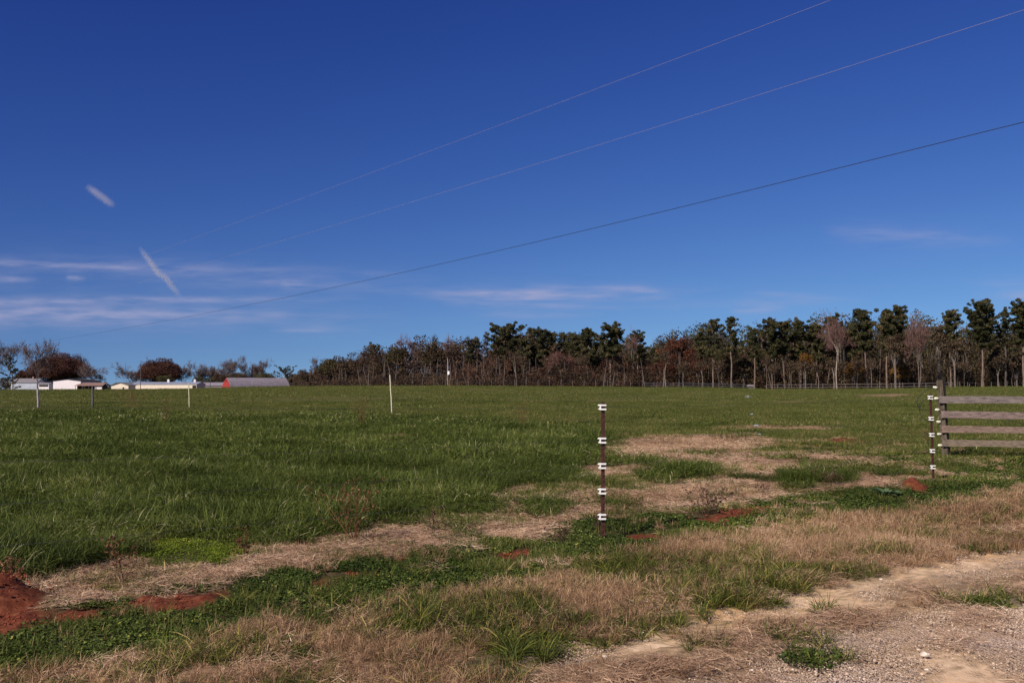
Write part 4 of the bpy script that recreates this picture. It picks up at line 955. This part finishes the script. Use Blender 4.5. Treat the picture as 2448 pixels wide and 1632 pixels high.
tree('bare', 300, 866, 252, 333, 902, 560, 'wide low bare tree behind the cream gable-ended shed', GF, leaf=m_brn, leafn=600, depth=6, tw=.08)
tree('bare', 344, 855, 326, 364, 895, 590, 'bare tree left of the dark maroon dome, behind the tall thin pole', GF, depth=6, tw=.07)
tree('russet', 386, 857, 340, 431, 912, 560, 'dark maroon domed tree behind the long cream shed', GF)
tree('cedar', 392, 892, 372, 412, 914, 545, 'dark bush under the dark maroon domed tree', GF)
tree('bare', 441, 863, 418, 466, 895, 575, 'bare tree just right of the dark maroon dome', GF, depth=6, leaf=m_brn, leafn=350, tw=.07)
tree('bare', 482, 870, 462, 506, 898, 580, 'pale bare tree between the maroon dome and the red barn', GF, depth=6, tw=.07)
tree('cedar', 474, 895, 459, 488, 914, 560, 'dark round evergreen above the cream shed roof, left one of two', GF)
tree('cedar', 500, 897, 488, 513, 914, 560, 'small dark evergreen above the lilac shed, right one of two', GF)
tree('bare', 514, 874, 502, 528, 898, 590, 'faint bare tree left of the tallest tree behind the barn', GF, tw=.07)
tree('bare', 541, 858, 522, 562, 892, 585, 'bare tree above the red end of the arched barn', GF, depth=6, tw=.07)
tree('bare', 574, 850, 552, 598, 890, 580, 'tallest bare tree behind the arched barn', GF, depth=6, tw=.08)
tree('brown', 527, 888, 508, 548, 912, 570, 'brown bush left above the red barn end', GF)
tree('brown', 566, 886, 544, 590, 912, 570, 'brown bushy tree behind the middle of the barn roof', GF)
tree('bare', 613, 868, 596, 628, 896, 590, 'thin bare tree over the right half of the barn roof', GF, depth=5, tw=.07)
tree('bare', 632, 857, 616, 654, 890, 590, 'bare tree rising out of the dark evergreen behind the barn', GF, depth=6, tw=.07)
tree('cedar', 632, 886, 607, 655, 912, 565, 'dark evergreen behind the right half of the barn', GF)
tree('pine', 682, 881, 662, 704, 908, 560, 'small spreading pine at the right end of the barn', GF, dens=1.0)
tree('brown', 704, 886, 688, 720, 920, 540, 'small brown tree right of the spreading pine', GF)
tree('brown', 728, 880, 708, 752, 922, 520, 'brown tree at the left tip of the middle wood', GF)
tree('brown', 655, 898, 640, 676, 922, 560, 'low brown bush behind the far end of the barn roof', GF)
# middle wood
DM = 300
tree('olive', 792, 846, 752, 834, 915, 340, 'broad olive-brown tree leading the left end of the middle wood', GM)
tree('bare', 762, 850, 746, 785, 890, 350, 'faint bare tree at the left shoulder of the middle wood', GM, depth=5, tw=.05)
tree('brown', 838, 843, 806, 872, 915, 335, 'rounded grey-brown tree next to the broad olive-brown one', GM)
tree('bare', 858, 838, 830, 884, 890, 345, 'fuzzy bare tree behind the grey-brown rounded tree', GM, leaf=m_brn, leafn=500, tw=.05)
tree('pine', 893, 824, 870, 908, 870, 340, 'small dark-topped pine near the left of the middle wood', GM)
tree('brown', 905, 850, 880, 935, 915, 325, 'brown tree below the small dark-topped pine', GM)
tree('olive', 950, 812, 918, 985, 905, 320, 'tall olive-brown tree under a bare fuzzy top', GM, dens=1.1)
tree('bare', 970, 797, 940, 990, 860, 326, 'tall bare tree whose pinkish top tops the olive-brown tree', GM, tm=m_twigr, depth=6, tw=.05)
tree('bare', 1000, 818, 985, 1018, 880, 350, 'pale grey bare tree seen in the gap of the middle wood', GM, tw=.06, depth=6)
tree('olive', 1038, 807, 1004, 1066, 900, 312, 'rounded olive tree left of the pole with the white transformer', GM, dens=1.1)
tree('brown', 1092, 806, 1064, 1118, 890, 312, 'tall reddish-brown tree right of the pole with the white transformer', GM)
tree('bare', 1080, 798, 1060, 1106, 870, 318, 'tall reddish bare tree over the white transformer', GM, tm=m_twigr, depth=6, tw=.05)
tree('pine', 1129, 812, 1108, 1146, 860, 300, 'slim pine with open side branches right of the reddish-brown tree', GM)
tree('brown', 1128, 862, 1104, 1160, 918, 296, 'low brown tree at the foot of the slim open-branched pine', GM)
tree('pine', 1206, 781, 1154, 1246, 868, 300, 'broad rounded pine, tallest in the left half of the middle wood', GM, dens=1.5)
tree('brown', 1190, 850, 1150, 1225, 915, 298, 'brown tree beneath the broad rounded pine', GM)
tree('pine', 1271, 786, 1254, 1284, 850, 300, 'narrow pine with a knobbly top right of the broad rounded pine', GM, dens=1.1)
tree('pine', 1293, 786, 1276, 1312, 860, 298, 'dark pine beside the narrow knobbly pine', GM, dens=1.3)
tree('pine', 1318, 797, 1300, 1334, 860, 300, 'lower green pine right of the dark pair of pines', GM, dens=1.2)
tree('pine', 1252, 812, 1236, 1276, 885, 296, 'dark shaded pine low between the broad and the narrow pine', GM, dens=1.3)
tree('pine', 1350, 798, 1332, 1366, 850, 302, 'pine showing behind the leafless reddish oak', GM, dens=1.1)
tree('pine', 1374, 800, 1360, 1390, 850, 300, 'thin-topped pine right of the leafless reddish oak', GM, dens=1.1)
tree('bare', 1341, 828, 1304, 1378, 885, 272, 'leafless reddish oak with a wide fan of branches in front of the pines', GM, tm=m_twigr, leaf=m_rus, leafn=900, depth=6, tw=.045, spread=.75)
tree('pine', 1408, 789, 1386, 1430, 862, 296, 'round-topped pine left of the pine with the bright trunk', GM, dens=1.4)
tree('pine', 1460, 780, 1430, 1492, 842, 272, 'big pine with a thick bright orange-tan trunk', GM, dens=1.5, bark=m_barkw)
tree('bare', 1510, 776, 1486, 1526, 850, 285, 'bare tree with a reddish top and a straight pale trunk', GM, tm=m_twigr, depth=5, tw=.045)
tree('pine', 1524, 796, 1500, 1544, 856, 290, 'dark pine behind the straight pale trunk', GM, dens=1.3)
tree('brown', 1545, 846, 1520, 1565, 905, 292, 'dark brown tree left of the gap beside the red oak', GM)
tree('bare', 1562, 806, 1546, 1580, 870, 330, 'faint bare treetops in the gap left of the red oak', GM, depth=5, tw=.05)
tree('slim', 1231, 840, 1216, 1246, 880, 275, 'slender tree with an orange-tan stem under the broad pine', GM)
tree('slim', 1250, 848, 1238, 1264, 885, 272, 'slender tree with a whitish stem right of the orange-tan one', GM)
tree('slim', 1313, 852, 1300, 1326, 885, 274, 'slender pale stem left of the leafless reddish oak', GM)
tree('slim', 1388, 850, 1374, 1402, 880, 276, 'slender grey leaning stem right of the leafless reddish oak', GM)
tree('slim', 1478, 850, 1466, 1490, 880, 278, 'slender pale stem right of the bright orange-tan trunk', GM)
# right wood
tree('pine', 1566, 833, 1552, 1586, 885, 285, 'low dark pine at the left foot of the red oak', GR, dens=1.2)
tree('russet', 1625, 790, 1577, 1672, 885, 275, 'large brick-red oak starting the right-hand wood', GR, dens=1.5, squash=.85)
tree('russet', 1590, 850, 1560, 1625, 915, 270, 'low dull red tree at the foot of the large red oak', GR)
tree('pine', 1677, 798, 1664, 1692, 850, 285, 'small dark pine filling in behind the right side of the red oak', GR, dens=1.1)
tree('russet', 1670, 850, 1645, 1700, 905, 268, 'orange-red tree between the red oak and the first tall pine', GR)
tree('pine', 1704, 767, 1680, 1732, 835, 262, 'tall pine with a ragged side-swept crown, first of the tall pair', GR, dens=1.0)
tree('pine', 1748, 758, 1726, 1776, 832, 262, 'tall open-branched pine standing above its neighbours, second of the tall pair', GR, layered=True, dens=1.5)
tree('olive', 1725, 836, 1700, 1750, 885, 275, 'olive tree between the stems of the tall pair of pines', GR)
tree('brown', 1778, 848, 1750, 1800, 905, 268, 'reddish-brown tree right of the tall pair of pines', GR)
tree('pine', 1803, 787, 1788, 1824, 838, 262, 'short-topped pine standing in the dip of the skyline', GR, dens=.9)
tree('bare', 1824, 784, 1812, 1842, 850, 290, 'pinkish bare treetop in the dip beside the short-topped pine', GR, tm=m_twigr, tw=.05)
tree('pine', 1845, 765, 1824, 1866, 842, 264, 'flat-topped pine right of the dip in the skyline', GR, dens=1.4)
tree('pine', 1877, 772, 1858, 1898, 830, 266, 'pine with a sky gap below its crown', GR, dens=1.3)
tree('olive', 1822, 824, 1798, 1848, 880, 275, 'dull olive tree under the dip of the skyline', GR)
tree('pine', 1915, 767, 1892, 1936, 840, 268, 'pine with a small mushroom-shaped top', GR, dens=1.4)
tree('pine', 1952, 778, 1932, 1972, 848, 268, 'lower broad pine left of the pale bare tree', GR, dens=1.5)
tree('olive', 1915, 826, 1885, 1950, 890, 272, 'yellow-olive tree beneath the mushroom-topped pine', GR)
tree('pale', 2000, 739, 1962, 2042, 838, 250, 'tall bare tree with a straight whitish trunk and upswept limbs', GR, depth=6, tw=.04, spread=.78)
tree('pine', 1994, 757, 1972, 2018, 832, 275, 'pine immediately behind the whitish bare tree', GR, dens=1.3)
tree('brown', 2022, 770, 2004, 2046, 845, 278, 'brown-leaved top right behind the whitish bare tree', GR)
tree('pine', 2070, 744, 2046, 2094, 818, 264, 'pine with a smooth umbrella-shaped crown', GR, dens=1.5)
tree('pine', 2042, 775, 2022, 2062, 850, 278, 'shaded pine in the hollow left of the umbrella-shaped pine', GR, dens=1.4)
tree('pine', 2119, 743, 2098, 2142, 822, 262, 'left one of two crowded pines right of the umbrella-shaped pine', GR, dens=1.5)
tree('pine', 2148, 733, 2128, 2170, 815, 266, 'pine with a tufted cap, right one of the two crowded pines', GR, dens=1.3)
tree('brown', 2140, 790, 2108, 2172, 860, 256, 'brown tree in front of the crowded pines', GR)
tree('bare', 2196, 747, 2164, 2228, 860, 252, 'big bare brown tree with several forking limbs', GR, tm=m_twigr, leaf=m_brn, leafn=1300, depth=6, stems=2, tw=.045)
tree('brown', 2246, 762, 2226, 2268, 850, 262, 'brown-green tree between the forking bare tree and the next pine', GR)
tree('pine', 2271, 741, 2250, 2292, 822, 262, 'pine with a jagged peak right of the brown-green tree', GR, dens=1.2)
tree('brown', 2282, 800, 2255, 2310, 860, 256, 'brown tree with a forked pale limb under the jagged pine', GR)
tree('pine', 2346, 722, 2310, 2380, 812, 255, 'tallest pine near the right edge with tiered round clumps', GR, dens=1.6, layered=False)
tree('pine', 2402, 739, 2374, 2430, 826, 258, 'thin see-through pine right of the tallest pine', GR, layered=True, dens=1.25, bark=m_barkd)
tree('pine', 2446, 723, 2420, 2480, 800, 256, 'dense pine cut by the right edge of the photo', GR, dens=1.7)
tree('brown', 2385, 830, 2360, 2412, 890, 258, 'russet-brown tree low between the tallest and the see-through pine', GR)
tree('brown', 2430, 836, 2405, 2470, 905, 262, 'grey-brown tree low at the right edge', GR)
tree('pine', 2510, 735, 2480, 2545, 830, 260, 'pine outside the right edge', GR, dens=1.3); tree('pine', 2570, 745, 2540, 2600, 830, 262, 'second pine outside the right edge', GR, dens=1.3)
tree('gold', 2150, 866, 2126, 2182, 908, 262, 'golden-brown understorey tree left of the forking bare tree', GR)
tree('gold', 2042, 858, 2020, 2066, 905, 266, 'orange-brown understorey tree below the umbrella-shaped pine', GR)
tree('gold', 1925, 838, 1905, 1948, 880, 258, 'yellowish understorey tree in front of the mushroom-topped pine', GR)
SL = [(1592, 840, 'at the left foot of the red oak'), (1633, 868, 'under the middle of the red oak'), (1677, 862, 'with a Y fork between red oak and first tall pine'), (1717, 862, 'right beside the first tall pine'),
      (1830, 850, 'whitish and straight below the dip of the skyline'), (1851, 872, 'leaning, right of the flat-topped pine stem'), (1893, 868, 'thin, below the pine with the sky gap'), (1910, 862, 'left of the yellowish understorey tree'),
      (1921, 868, 'right of the yellowish understorey tree'), (1955, 866, 'below the lower broad pine'), (1992, 862, 'close left of the whitish bare trunk'), (2051, 862, 'below the umbrella-shaped pine'), (2083, 860, 'crooked, right of the umbrella-shaped pine stem'),
      (2120, 820, 'long and straight below the left crowded pine'), (2211, 890, 'short and whitish, right of the forking bare tree'), (2287, 880, 'pale, below the jagged pine'), (2305, 866, 'leaning slightly, right of the jagged pine stem'), (2352, 862, 'close to the tallest pine stem'), (2375, 872, 'between the tallest and the see-through pine'), (2420, 862, 'pinkish, near the right edge')]
for x, tp, tx in SL: tree('slim', x, tp, x - 13, x + 13, tp + 26, 252 + (x * 7 % 17), 'slender pale stem, ' + tx, 'slender trees along the front of the right-hand wood')

# undergrowth and the depth of the wood behind the separate trees: one uncountable mass each
def mass(name, lab, cat, px0, px1, Y0, Y1, hfun, n, mat, size, seed, cut=.42, fr=3.0):
    r = np.random.default_rng(seed); px = r.uniform(px0, px1, n); Y = r.uniform(Y0, Y1, n) + 45 * np.clip((1100 - px) / 400, 0, 1); X = (px - 1224) / FPX * Y
    top = np.array(hfun(px)); u = r.uniform(0, 1, n); g = hgt(X, Y); ztop = CAMZ + (915 - top) / FPX * Y
    bump = .55 + .75 * vnoise(X / fr, Y / 9, seed); z = g - .3 + (ztop - g) * u * bump
    keep = vnoise(X / 1.3, z / 1.1 + Y * .13, seed + 3) > cut - .25 * (1 - u)
    C = np.stack([X, Y, z], 1)[keep]; o = leaf_obj(name, C, size, mat, None, r, 1.2, .1, vnoise(C[:, 0] / 1.7, C[:, 2] / 1.4, seed + 9)); return tag(o, lab, cat, kind='stuff')
prof_x = [640, 700, 760, 830, 900, 1000, 1100, 1200, 1560, 1600, 1760, 1800, 2000, 2300, 2600]
def pf(ys): return lambda p: np.interp(p, prof_x, ys)
mass('undergrowth', 'reddish brown undergrowth along the front of the woods', 'undergrowth', 700, 2620, 266, 292, pf([918, 912, 902, 898, 895, 894, 892, 886, 878, 864, 868, 868, 864, 862, 862]), 90000, m_und, .36, 5, .36)
mass('undergrowth', 'dull red undergrowth patches among the trunks', 'undergrowth', 1080, 2200, 264, 292, pf([915, 905, 890, 885, 880, 868, 862, 852, 848, 836, 842, 852, 848, 850, 850]), 34000, m_rusd, .34, 6, .54)
mass('undergrowth', 'olive undergrowth of the right-hand wood', 'undergrowth', 1680, 2620, 264, 292, pf([915, 905, 890, 885, 880, 875, 872, 866, 862, 846, 836, 836, 828, 832, 832]), 40000, m_olv, .34, 8, .50)
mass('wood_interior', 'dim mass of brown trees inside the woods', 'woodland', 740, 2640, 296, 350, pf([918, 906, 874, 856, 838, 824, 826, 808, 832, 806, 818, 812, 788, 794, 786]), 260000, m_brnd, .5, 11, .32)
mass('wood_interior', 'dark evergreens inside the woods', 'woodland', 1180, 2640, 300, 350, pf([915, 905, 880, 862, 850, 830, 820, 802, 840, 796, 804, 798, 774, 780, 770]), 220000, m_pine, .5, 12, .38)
r_ = np.random.default_rng(44); q = MB()
for k in range(300):
    px = r_.uniform(800, 2560); Y = r_.uniform(263, 330) + 40 * np.clip((1100 - px) / 400, 0, 1); X = (px - 1224) / FPX * Y; g = Z(X, Y); h = (CAMZ + (915 - float(pf([915, 905, 880, 866, 850, 845, 850, 842, 850, 825, 835, 830, 815, 820, 815])(px))) / FPX * Y - g) * r_.uniform(.4, .95)
    lx = r_.normal(0, .8); q.tube([(X, Y, g - .5), (X + lx * .5, Y, g + h / 2), (X + lx, Y, g + h)], [.12, .09, .04], 4, cap=False)
tag(q.build('trunk_thicket', m_barkg), 'crowd of distant tree stems inside the woods', 'woodland', kind='stuff')
def fhill(name, lab, px0, px1, Y, tops, seed, n=22000):
    r = np.random.default_rng(seed); px = r.uniform(px0, px1, n); Yv = Y + r.uniform(0, 60, n); X = (px - 1224) / FPX * Yv
    top = np.interp(px, *tops) + 5 * (vnoise(px / 14, px * 0, seed) - .5) * 2; g = hgt(X, Yv) - 1; z = g + (CAMZ + (915 - top) / FPX * Yv - g) * r.uniform(0, 1, n)
    o = leaf_obj(name, np.stack([X, Yv, z], 1), 1.1, m_brn, None, r, 1.2, .1); return tag(o, lab, 'woodland', kind='stuff')
fhill('distant_woodland', 'low line of far brown woodland behind the farm', -300, 820, 700, ([-300, 0, 240, 270, 500, 700, 820], [905, 908, 917, 918, 914, 906, 900]), 3)

# ------------------------------------------------------------------ far fences of the wood edge
def span_fence(name, lab, x0, x1, Y0, Y1, rails, hp, nposts, mr, mp, rr=.055, w=.12):
    a = np.array(((x0 - 1224) / FPX * Y0, Y0)); b = np.array(((x1 - 1224) / FPX * Y1, Y1)); t = thing(name, lab, 'fence', (a[0], a[1], Z(*a)))
    o = np.array((a[0], a[1], Z(*a))); PP = []
    for k in range(nposts):
        p = a + (b - a) * k / (nposts - 1); z = Z(*p); PP.append((p[0], p[1], z)); q = MB(); l = np.array((p[0], p[1], z)) - o
        q.tube([l + (0, 0, -.4), l + (rng.normal(0, .03), 0, hp * rng.uniform(.95, 1.1))], w / 2, 5); q.build('post', mp, t)
    for h in rails:
        q = MB()
        if rr > .02:
            for k in range(nposts - 1):
                s, e = np.array(PP[k]) - o + (0, -.09, h), np.array(PP[k + 1]) - o + (0, -.09, h + rng.normal(0, .03))
                q.tube([s, e], [rr * 1.35] * 2, 4)
        else: q.tube([np.array(p) - o + (0, -.05, h) for p in PP], rr, 4)
        q.build('rail' if rr > .02 else 'wire', mr, t)
span_fence('rail_fence', 'far pale rail fence below the right-hand wood', 1832, 2268, 226, 221, (.5, 1.1), 1.3, 17, m_pwood2, m_pwood2, .045, .11)
span_fence('rail_fence', 'far dark rail fence left of the pale one, below the red oak', 1540, 1800, 232, 228, (.45, .95), 1.2, 12, m_dwood, m_dwood, .04, .10)
span_fence('wire_fence', 'far wire fence with small posts below the middle wood', 1010, 1535, 234, 233, (.9, 1.5), 1.6, 20, m_wire, m_pwood2, .012, .08)
span_fence('wire_fence', 'far fence of short posts right of the leaning board fence post', 2275, 2520, 222, 220, (1.0,), 1.25, 14, m_wire, m_pwood2, .012, .09)
# feeder with pale roof by the far fence
p = at(1794, 921, 224); g = Z(p[0], 224); t = thing('feeder', 'small pale-roofed feeder against the far dark fence', 'feeder', (p[0], 224, g))
q = MB(); zt = p[2] - g; q.prism([(-.75, zt - .12), (.75, zt - .12), (.4, zt + .12), (-.4, zt + .12)], -.7, .7); q.build('roof', m_pwood, t)
q = MB(); q.box((0, 0, zt * .35), (1.2, .9, zt * .5)); q.build('trough', m_dwood, t)
for sx_ in (-.6, .6): q = MB(); q.box((sx_, -.5, zt / 2 - .2), (.1, .1, zt)); q.build('leg', m_dwood, t)

# ------------------------------------------------------------------ pale scraps lying in the field, stones, weeds
m_bag = mat_noise('pale_blue_plastic', [(.3, (.16, .19, .26)), (.7, (.42, .44, .50))], 6, .4)
def scrap(px, py, s, lab, squ=.35):
    x, y = G(px, py); r = np.random.default_rng(int(px)); V, F = ICO; me = None
    # subdivide once and crumple
    E_ = {}; VV = [tuple(v) for v in V]; FF = []
    def mid(a, b):
        k = (min(a, b), max(a, b))
        if k not in E_: m = (np.array(VV[a]) + np.array(VV[b])) / 2; m /= np.linalg.norm(m); E_[k] = len(VV); VV.append(tuple(m))
        return E_[k]
    for a, b, c in F:
        ab, bc, ca = mid(a, b), mid(b, c), mid(c, a); FF += [(a, ab, ca), (b, bc, ab), (c, ca, bc), (ab, bc, ca)]
    V2 = np.array(VV) * r.uniform(.72, 1.2, (len(VV), 1)) * np.array((s, s * .6, s * squ)); q = MB(); q.add(V2, [FF]); return q, (x, y)
for px, py, s, lab in ((1789, 953, .32, 'pale blue-white sack lying far out in the right field'), (1797, 993, .09, 'small dull blue scrap in the right field above the dry patch'),
                       (1809, 1022, .11, 'small white plastic scrap at the edge of the dry patch'), (1815, 1043, .06, 'tiny grey-blue scrap below the white plastic scrap')):
    q, (x, y) = scrap(px, py, s, lab); o = q.build('plastic_scrap', m_bag); o.location = (x, y, Z(x, y) + s * .22 + .05); tag(o, lab, 'plastic scrap', 'pale scraps lying in the field')
m_stone = mat_noise('road_stone', [(.3, (.34, .33, .36)), (.7, (.56, .54, .56))], 25, .85, bump=.4)
m_stonew = mat_noise('white_quartz', [(.3, (.45, .37, .31)), (.7, (.66, .57, .49))], 25, .7, bump=.4)
for px, py, s, mt, lab in ((1627, 1594, .036, m_stone, 'smooth grey-blue stone on the brown thatch beside the gravel'), (2211, 1567, .050, m_stonew, 'flat whitish stone on the sandy patch, larger of two'), (2216, 1604, .026, m_stonew, 'small rounded whitish stone below the flat one'),
                           (2106, 1385, .028, m_stonew, 'white stone on the sandy wheel track'), (1905, 1545, .018, m_stonew, 'small white pebble beside the dark green tuft in the road'), (1538, 1514, .020, m_stonew, 'pale pebble at the upper edge of the sandy track'),
                           (1445, 1571, .026, m_stonew, 'whitish stone in the gravel at the left end of the track'), (1798, 1604, .024, m_stonew, 'pale pebble in the gravel right of the grey-blue stone')):
    q, (x, y) = scrap(px, py, s * .6, lab, .5); o = q.build('stone', mt); o.location = (x, y, Z(x, y) + s * .18); tag(o, lab, 'stone', 'larger stones lying on the road')

m_weed = leaf_mat('dead_weed', [(0, (.055, .020, .012)), (.5, (.13, .055, .028)), (1, (.28, .15, .08))], .1, .9, False)
m_weedd = leaf_mat('dark_weed', [(0, (.030, .014, .012)), (.5, (.07, .036, .028)), (1, (.14, .08, .05))], .1, .9, False)
def weed(px, py, H, Wd, n, lab, seed, mat=m_weed, leaves=60, grp='dead weed stalks'):
    r = np.random.default_rng(seed); x, y = G(px, py); z = Z(x, y); t = thing('dead_weed', lab, 'weed', (x, y, z), grp); q = MB(); C = []
    for k in range(n):
        b = np.array((r.normal(0, Wd * .12), r.normal(0, Wd * .12), -.02)); e = np.array((r.normal(0, Wd * .38), r.normal(0, Wd * .3), H * r.uniform(.6, 1.05)))
        m_ = (b + e) / 2 + r.normal(0, .03, 3); q.tube([b, m_, e], [.0038, .0028, .0012], 4, r.uniform(.1, .8), False)
        for j in range(6):
            u = r.uniform(.3, .98); s = b + (e - b) * u; w = s + np.array((r.normal(0, .06), r.normal(0, .06), r.uniform(.02, .09))) * (H / .45); q.tube([s, (s + w) / 2 + r.normal(0, .005, 3), w], [.002, .0016, .001], 3, r.uniform(.2, .9), False)
            C.append(w + r.normal(0, .008, (max(1, leaves // 12), 3)))
    Vl, Fl = leaf_quads(np.concatenate(C), .014, r, 2.0); q.add(Vl, [Fl], np.repeat(r.uniform(.2, .9, len(Fl)), 4)); q.build('stems', mat, None); o = bpy.data.objects[-1] if False else COL.objects[-1]
    o.location = t.location; o.name = 'dead_weed'; tag(o, lab, 'weed', grp); bpy.data.objects.remove(t); o.name = 'dead_weed'; return o
weed(845, 1300, .62, .40, 12, 'tall rusty dead weeds at the lower tip of the long grass', 1)
weed(1035, 1284, .34, .10, 2, 'single upright dark stalk on the straw left of the nearest post', 2, m_weedd)
weed(1690, 1236, .30, .42, 14, 'dark shrubby dead weed at the tip of the post shadow', 3, m_weedd)
weed(1822, 1186, .30, .22, 5, 'dark twiggy weed between the shrubby weed and the far post', 4, m_weedd)
weed(580, 1342, .30, .12, 4, 'thin rusty stalks right of the bright green weeds', 5)
weed(288, 1400, .40, .16, 5, 'thin rusty stalks rising from the straw near the clay mound', 6)
weed(22, 1412, .26, .30, 8, 'dead weeds on top of the red clay mound at the left edge', 7)
weed(866, 1022, 1.15, .5, 10, 'tall rust-coloured weed left of the tall thin cream pole', 8); weed(1250, 1026, .95, .45, 9, 'rust-coloured weed at the upper right tip of the long grass', 9)
weed(396, 1016, 1.0, .3, 7, 'lone rust-coloured weed in the long grass below the long cream shed', 10); weed(320, 976, 1.5, 2.2, 24, 'broad patch of rusty weeds far out below the cream shed', 11)
weed(1430, 1273, .20, .16, 4, 'low dark twigs at the left foot of the nearest post', 12, m_weedd); weed(1985, 1165, .26, .34, 9, 'dull red-brown weeds beside the right-hand grass tussock', 13, m_weedd)
weed(2215, 1064, .35, .2, 4, 'dark upright stalks behind the post by the board fence', 14, m_weedd); weed(1340, 1300, .20, .22, 5, 'small bent dark weed on the clover left of the nearest post', 15, m_weedd)
# thistle-like plant with pale green leaves
x, y = G(2118, 1190); t = thing('leafy_plant', 'low plant with broad pale green leaves left of the small red mound', 'plant', (x, y, Z(x, y))); r = np.random.default_rng(3)
m_lf = leaf_mat('pale_leaf', [(0, (.05, .09, .035)), (1, (.16, .22, .11))], .2, .6, False); q = MB(); q.tube([(0, 0, -.03), (.01, 0, .05), (.02, 0, .12)], [.012, .010, .006], 6); q.build('stem', m_lf, t)
for k in range(20):
    az = r.uniform(0, 6.283); Ln = r.uniform(.14, .27); d = np.array((math.cos(az), math.sin(az), 0)); s = np.array((-d[1], d[0], 0)); up = r.uniform(.2, .95); V = []
    for j in range(5):
        u = j / 4; w = .028 * math.sin(math.pi * min(.08 + u * .92, 1)) + .002; c = d * Ln * u + np.array((0, 0, .03 + Ln * up * u * (1.15 - .75 * u))); V += [c - s * w + (0, 0, .008), c, c + s * w + (0, 0, .008)]
    F = [[j * 3 + i, j * 3 + i + 1, j * 3 + i + 4, j * 3 + i + 3] for j in range(4) for i in (0, 1)]; q = MB(); q.add(np.array(V), [F], r.uniform(0, 1)); q.build('leaf', m_lf, t)

# ------------------------------------------------------------------ contrails: two short pieces, real volumes high up
def contrail(pts, Y, wpx, dens, lab, seed):
    P = np.array([at(x, y, Y) for x, y in pts]); a, b = P[0], P[-1]; Ln = np.linalg.norm(b - a); ex = (b - a) / Ln; ey = np.array((0, 1.0, 0)); ez = np.cross(ex, ey)
    c = (a + b) / 2; loc = np.array([((p - c) @ ex, (p - c) @ ez) for p in P]); R_ = wpx / FPX * Y / 2 * 2.3
    q = MB(); k = 26; xs_ = np.linspace(-Ln / 2, Ln / 2, k); zz = np.interp(xs_, loc[:, 0], loc[:, 1])
    q.tube(np.stack([xs_, xs_ * 0, zz], 1), R_ * np.minimum(1, .35 + 3 * np.minimum(np.linspace(0, 1, k), np.linspace(1, 0, k))), 12)
    mm = bpy.data.materials.new('contrail_ice'); mm.use_nodes = True; nt = mm.node_tree; nt.nodes.remove(nt.nodes['Principled BSDF'])
    tcn = nt.nodes.new('ShaderNodeTexCoord'); sp = nt.nodes.new('ShaderNodeSeparateXYZ'); nt.links.new(tcn.outputs['Object'], sp.inputs[0])
    u = M_(nt, 'MULTIPLY_ADD', sp.outputs[0], 1 / Ln, .5); fc = nt.nodes.new('ShaderNodeFloatCurve'); cv = fc.mapping.curves[0]; fc.mapping.use_clip = False
    lo, hi = zz.min() - 1, zz.max() + 1; pts_ = [((l[0] / Ln + .5), (l[1] - lo) / (hi - lo)) for l in loc]
    cv.points[0].location = pts_[0]; cv.points[1].location = pts_[-1]
    for p in pts_[1:-1]: cv.points.new(*p)
    for p in cv.points: p.handle_type = 'VECTOR'
    fc.mapping.update(); nt.links.new(u, fc.inputs['Value'])
    zc = M_(nt, 'MULTIPLY_ADD', fc.outputs[0], hi - lo, lo); nz_ = noise(nt, 3.4 / R_, 5, .65)
    dz = M_(nt, 'ADD', M_(nt, 'SUBTRACT', sp.outputs[2], zc), M_(nt, 'MULTIPLY', M_(nt, 'SUBTRACT', nz_, .5), R_ * 1.15))
    r2 = M_(nt, 'DIVIDE', M_(nt, 'ADD', M_(nt, 'MULTIPLY', dz, dz), M_(nt, 'MULTIPLY', sp.outputs[1], sp.outputs[1])), R_ * R_)
    f = M_(nt, 'POWER', M_(nt, 'SUBTRACT', 1.0, r2, clamp=True), 3.2); e_ = M_(nt, 'MULTIPLY', M_(nt, 'MULTIPLY', u, 3.0, clamp=True), M_(nt, 'MULTIPLY', M_(nt, 'SUBTRACT', 1.0, u), 3.5, clamp=True))
    d = M_(nt, 'MULTIPLY', M_(nt, 'MULTIPLY', M_(nt, 'MULTIPLY', f, f), e_), M_(nt, 'MULTIPLY', M_(nt, 'MULTIPLY_ADD', nz_, 2.6, -.55, clamp=True), dens / R_))
    v = nt.nodes.new('ShaderNodeVolumePrincipled'); v.inputs['Color'].default_value = (1, .95, .98, 1); v.inputs['Anisotropy'].default_value = 0
    nt.links.new(d, v.inputs['Density']); nt.links.new(v.outputs[0], nt.nodes['Material Output'].inputs['Volume'])
    from mathutils import Matrix
    o = q.build('contrail', mm, smooth=True); o.matrix_world = Matrix(((ex[0], ey[0], ez[0], c[0]), (ex[1], ey[1], ez[1], c[1]), (ex[2], ey[2], ez[2], c[2]), (0, 0, 0, 1)))
    return tag(o, lab, 'contrail', 'contrail pieces')
contrail([(204, 442), (226, 458), (248, 474), (275, 494)], 3000, 15, 1.05, 'short faint contrail piece, upper left of the two', 1)
contrail([(331, 588), (358, 624), (381, 656), (397, 664), (411, 684), (434, 712)], 3000, 12, 1.4, 'longer kinked contrail piece sloping down to the cirrus bands', 2)
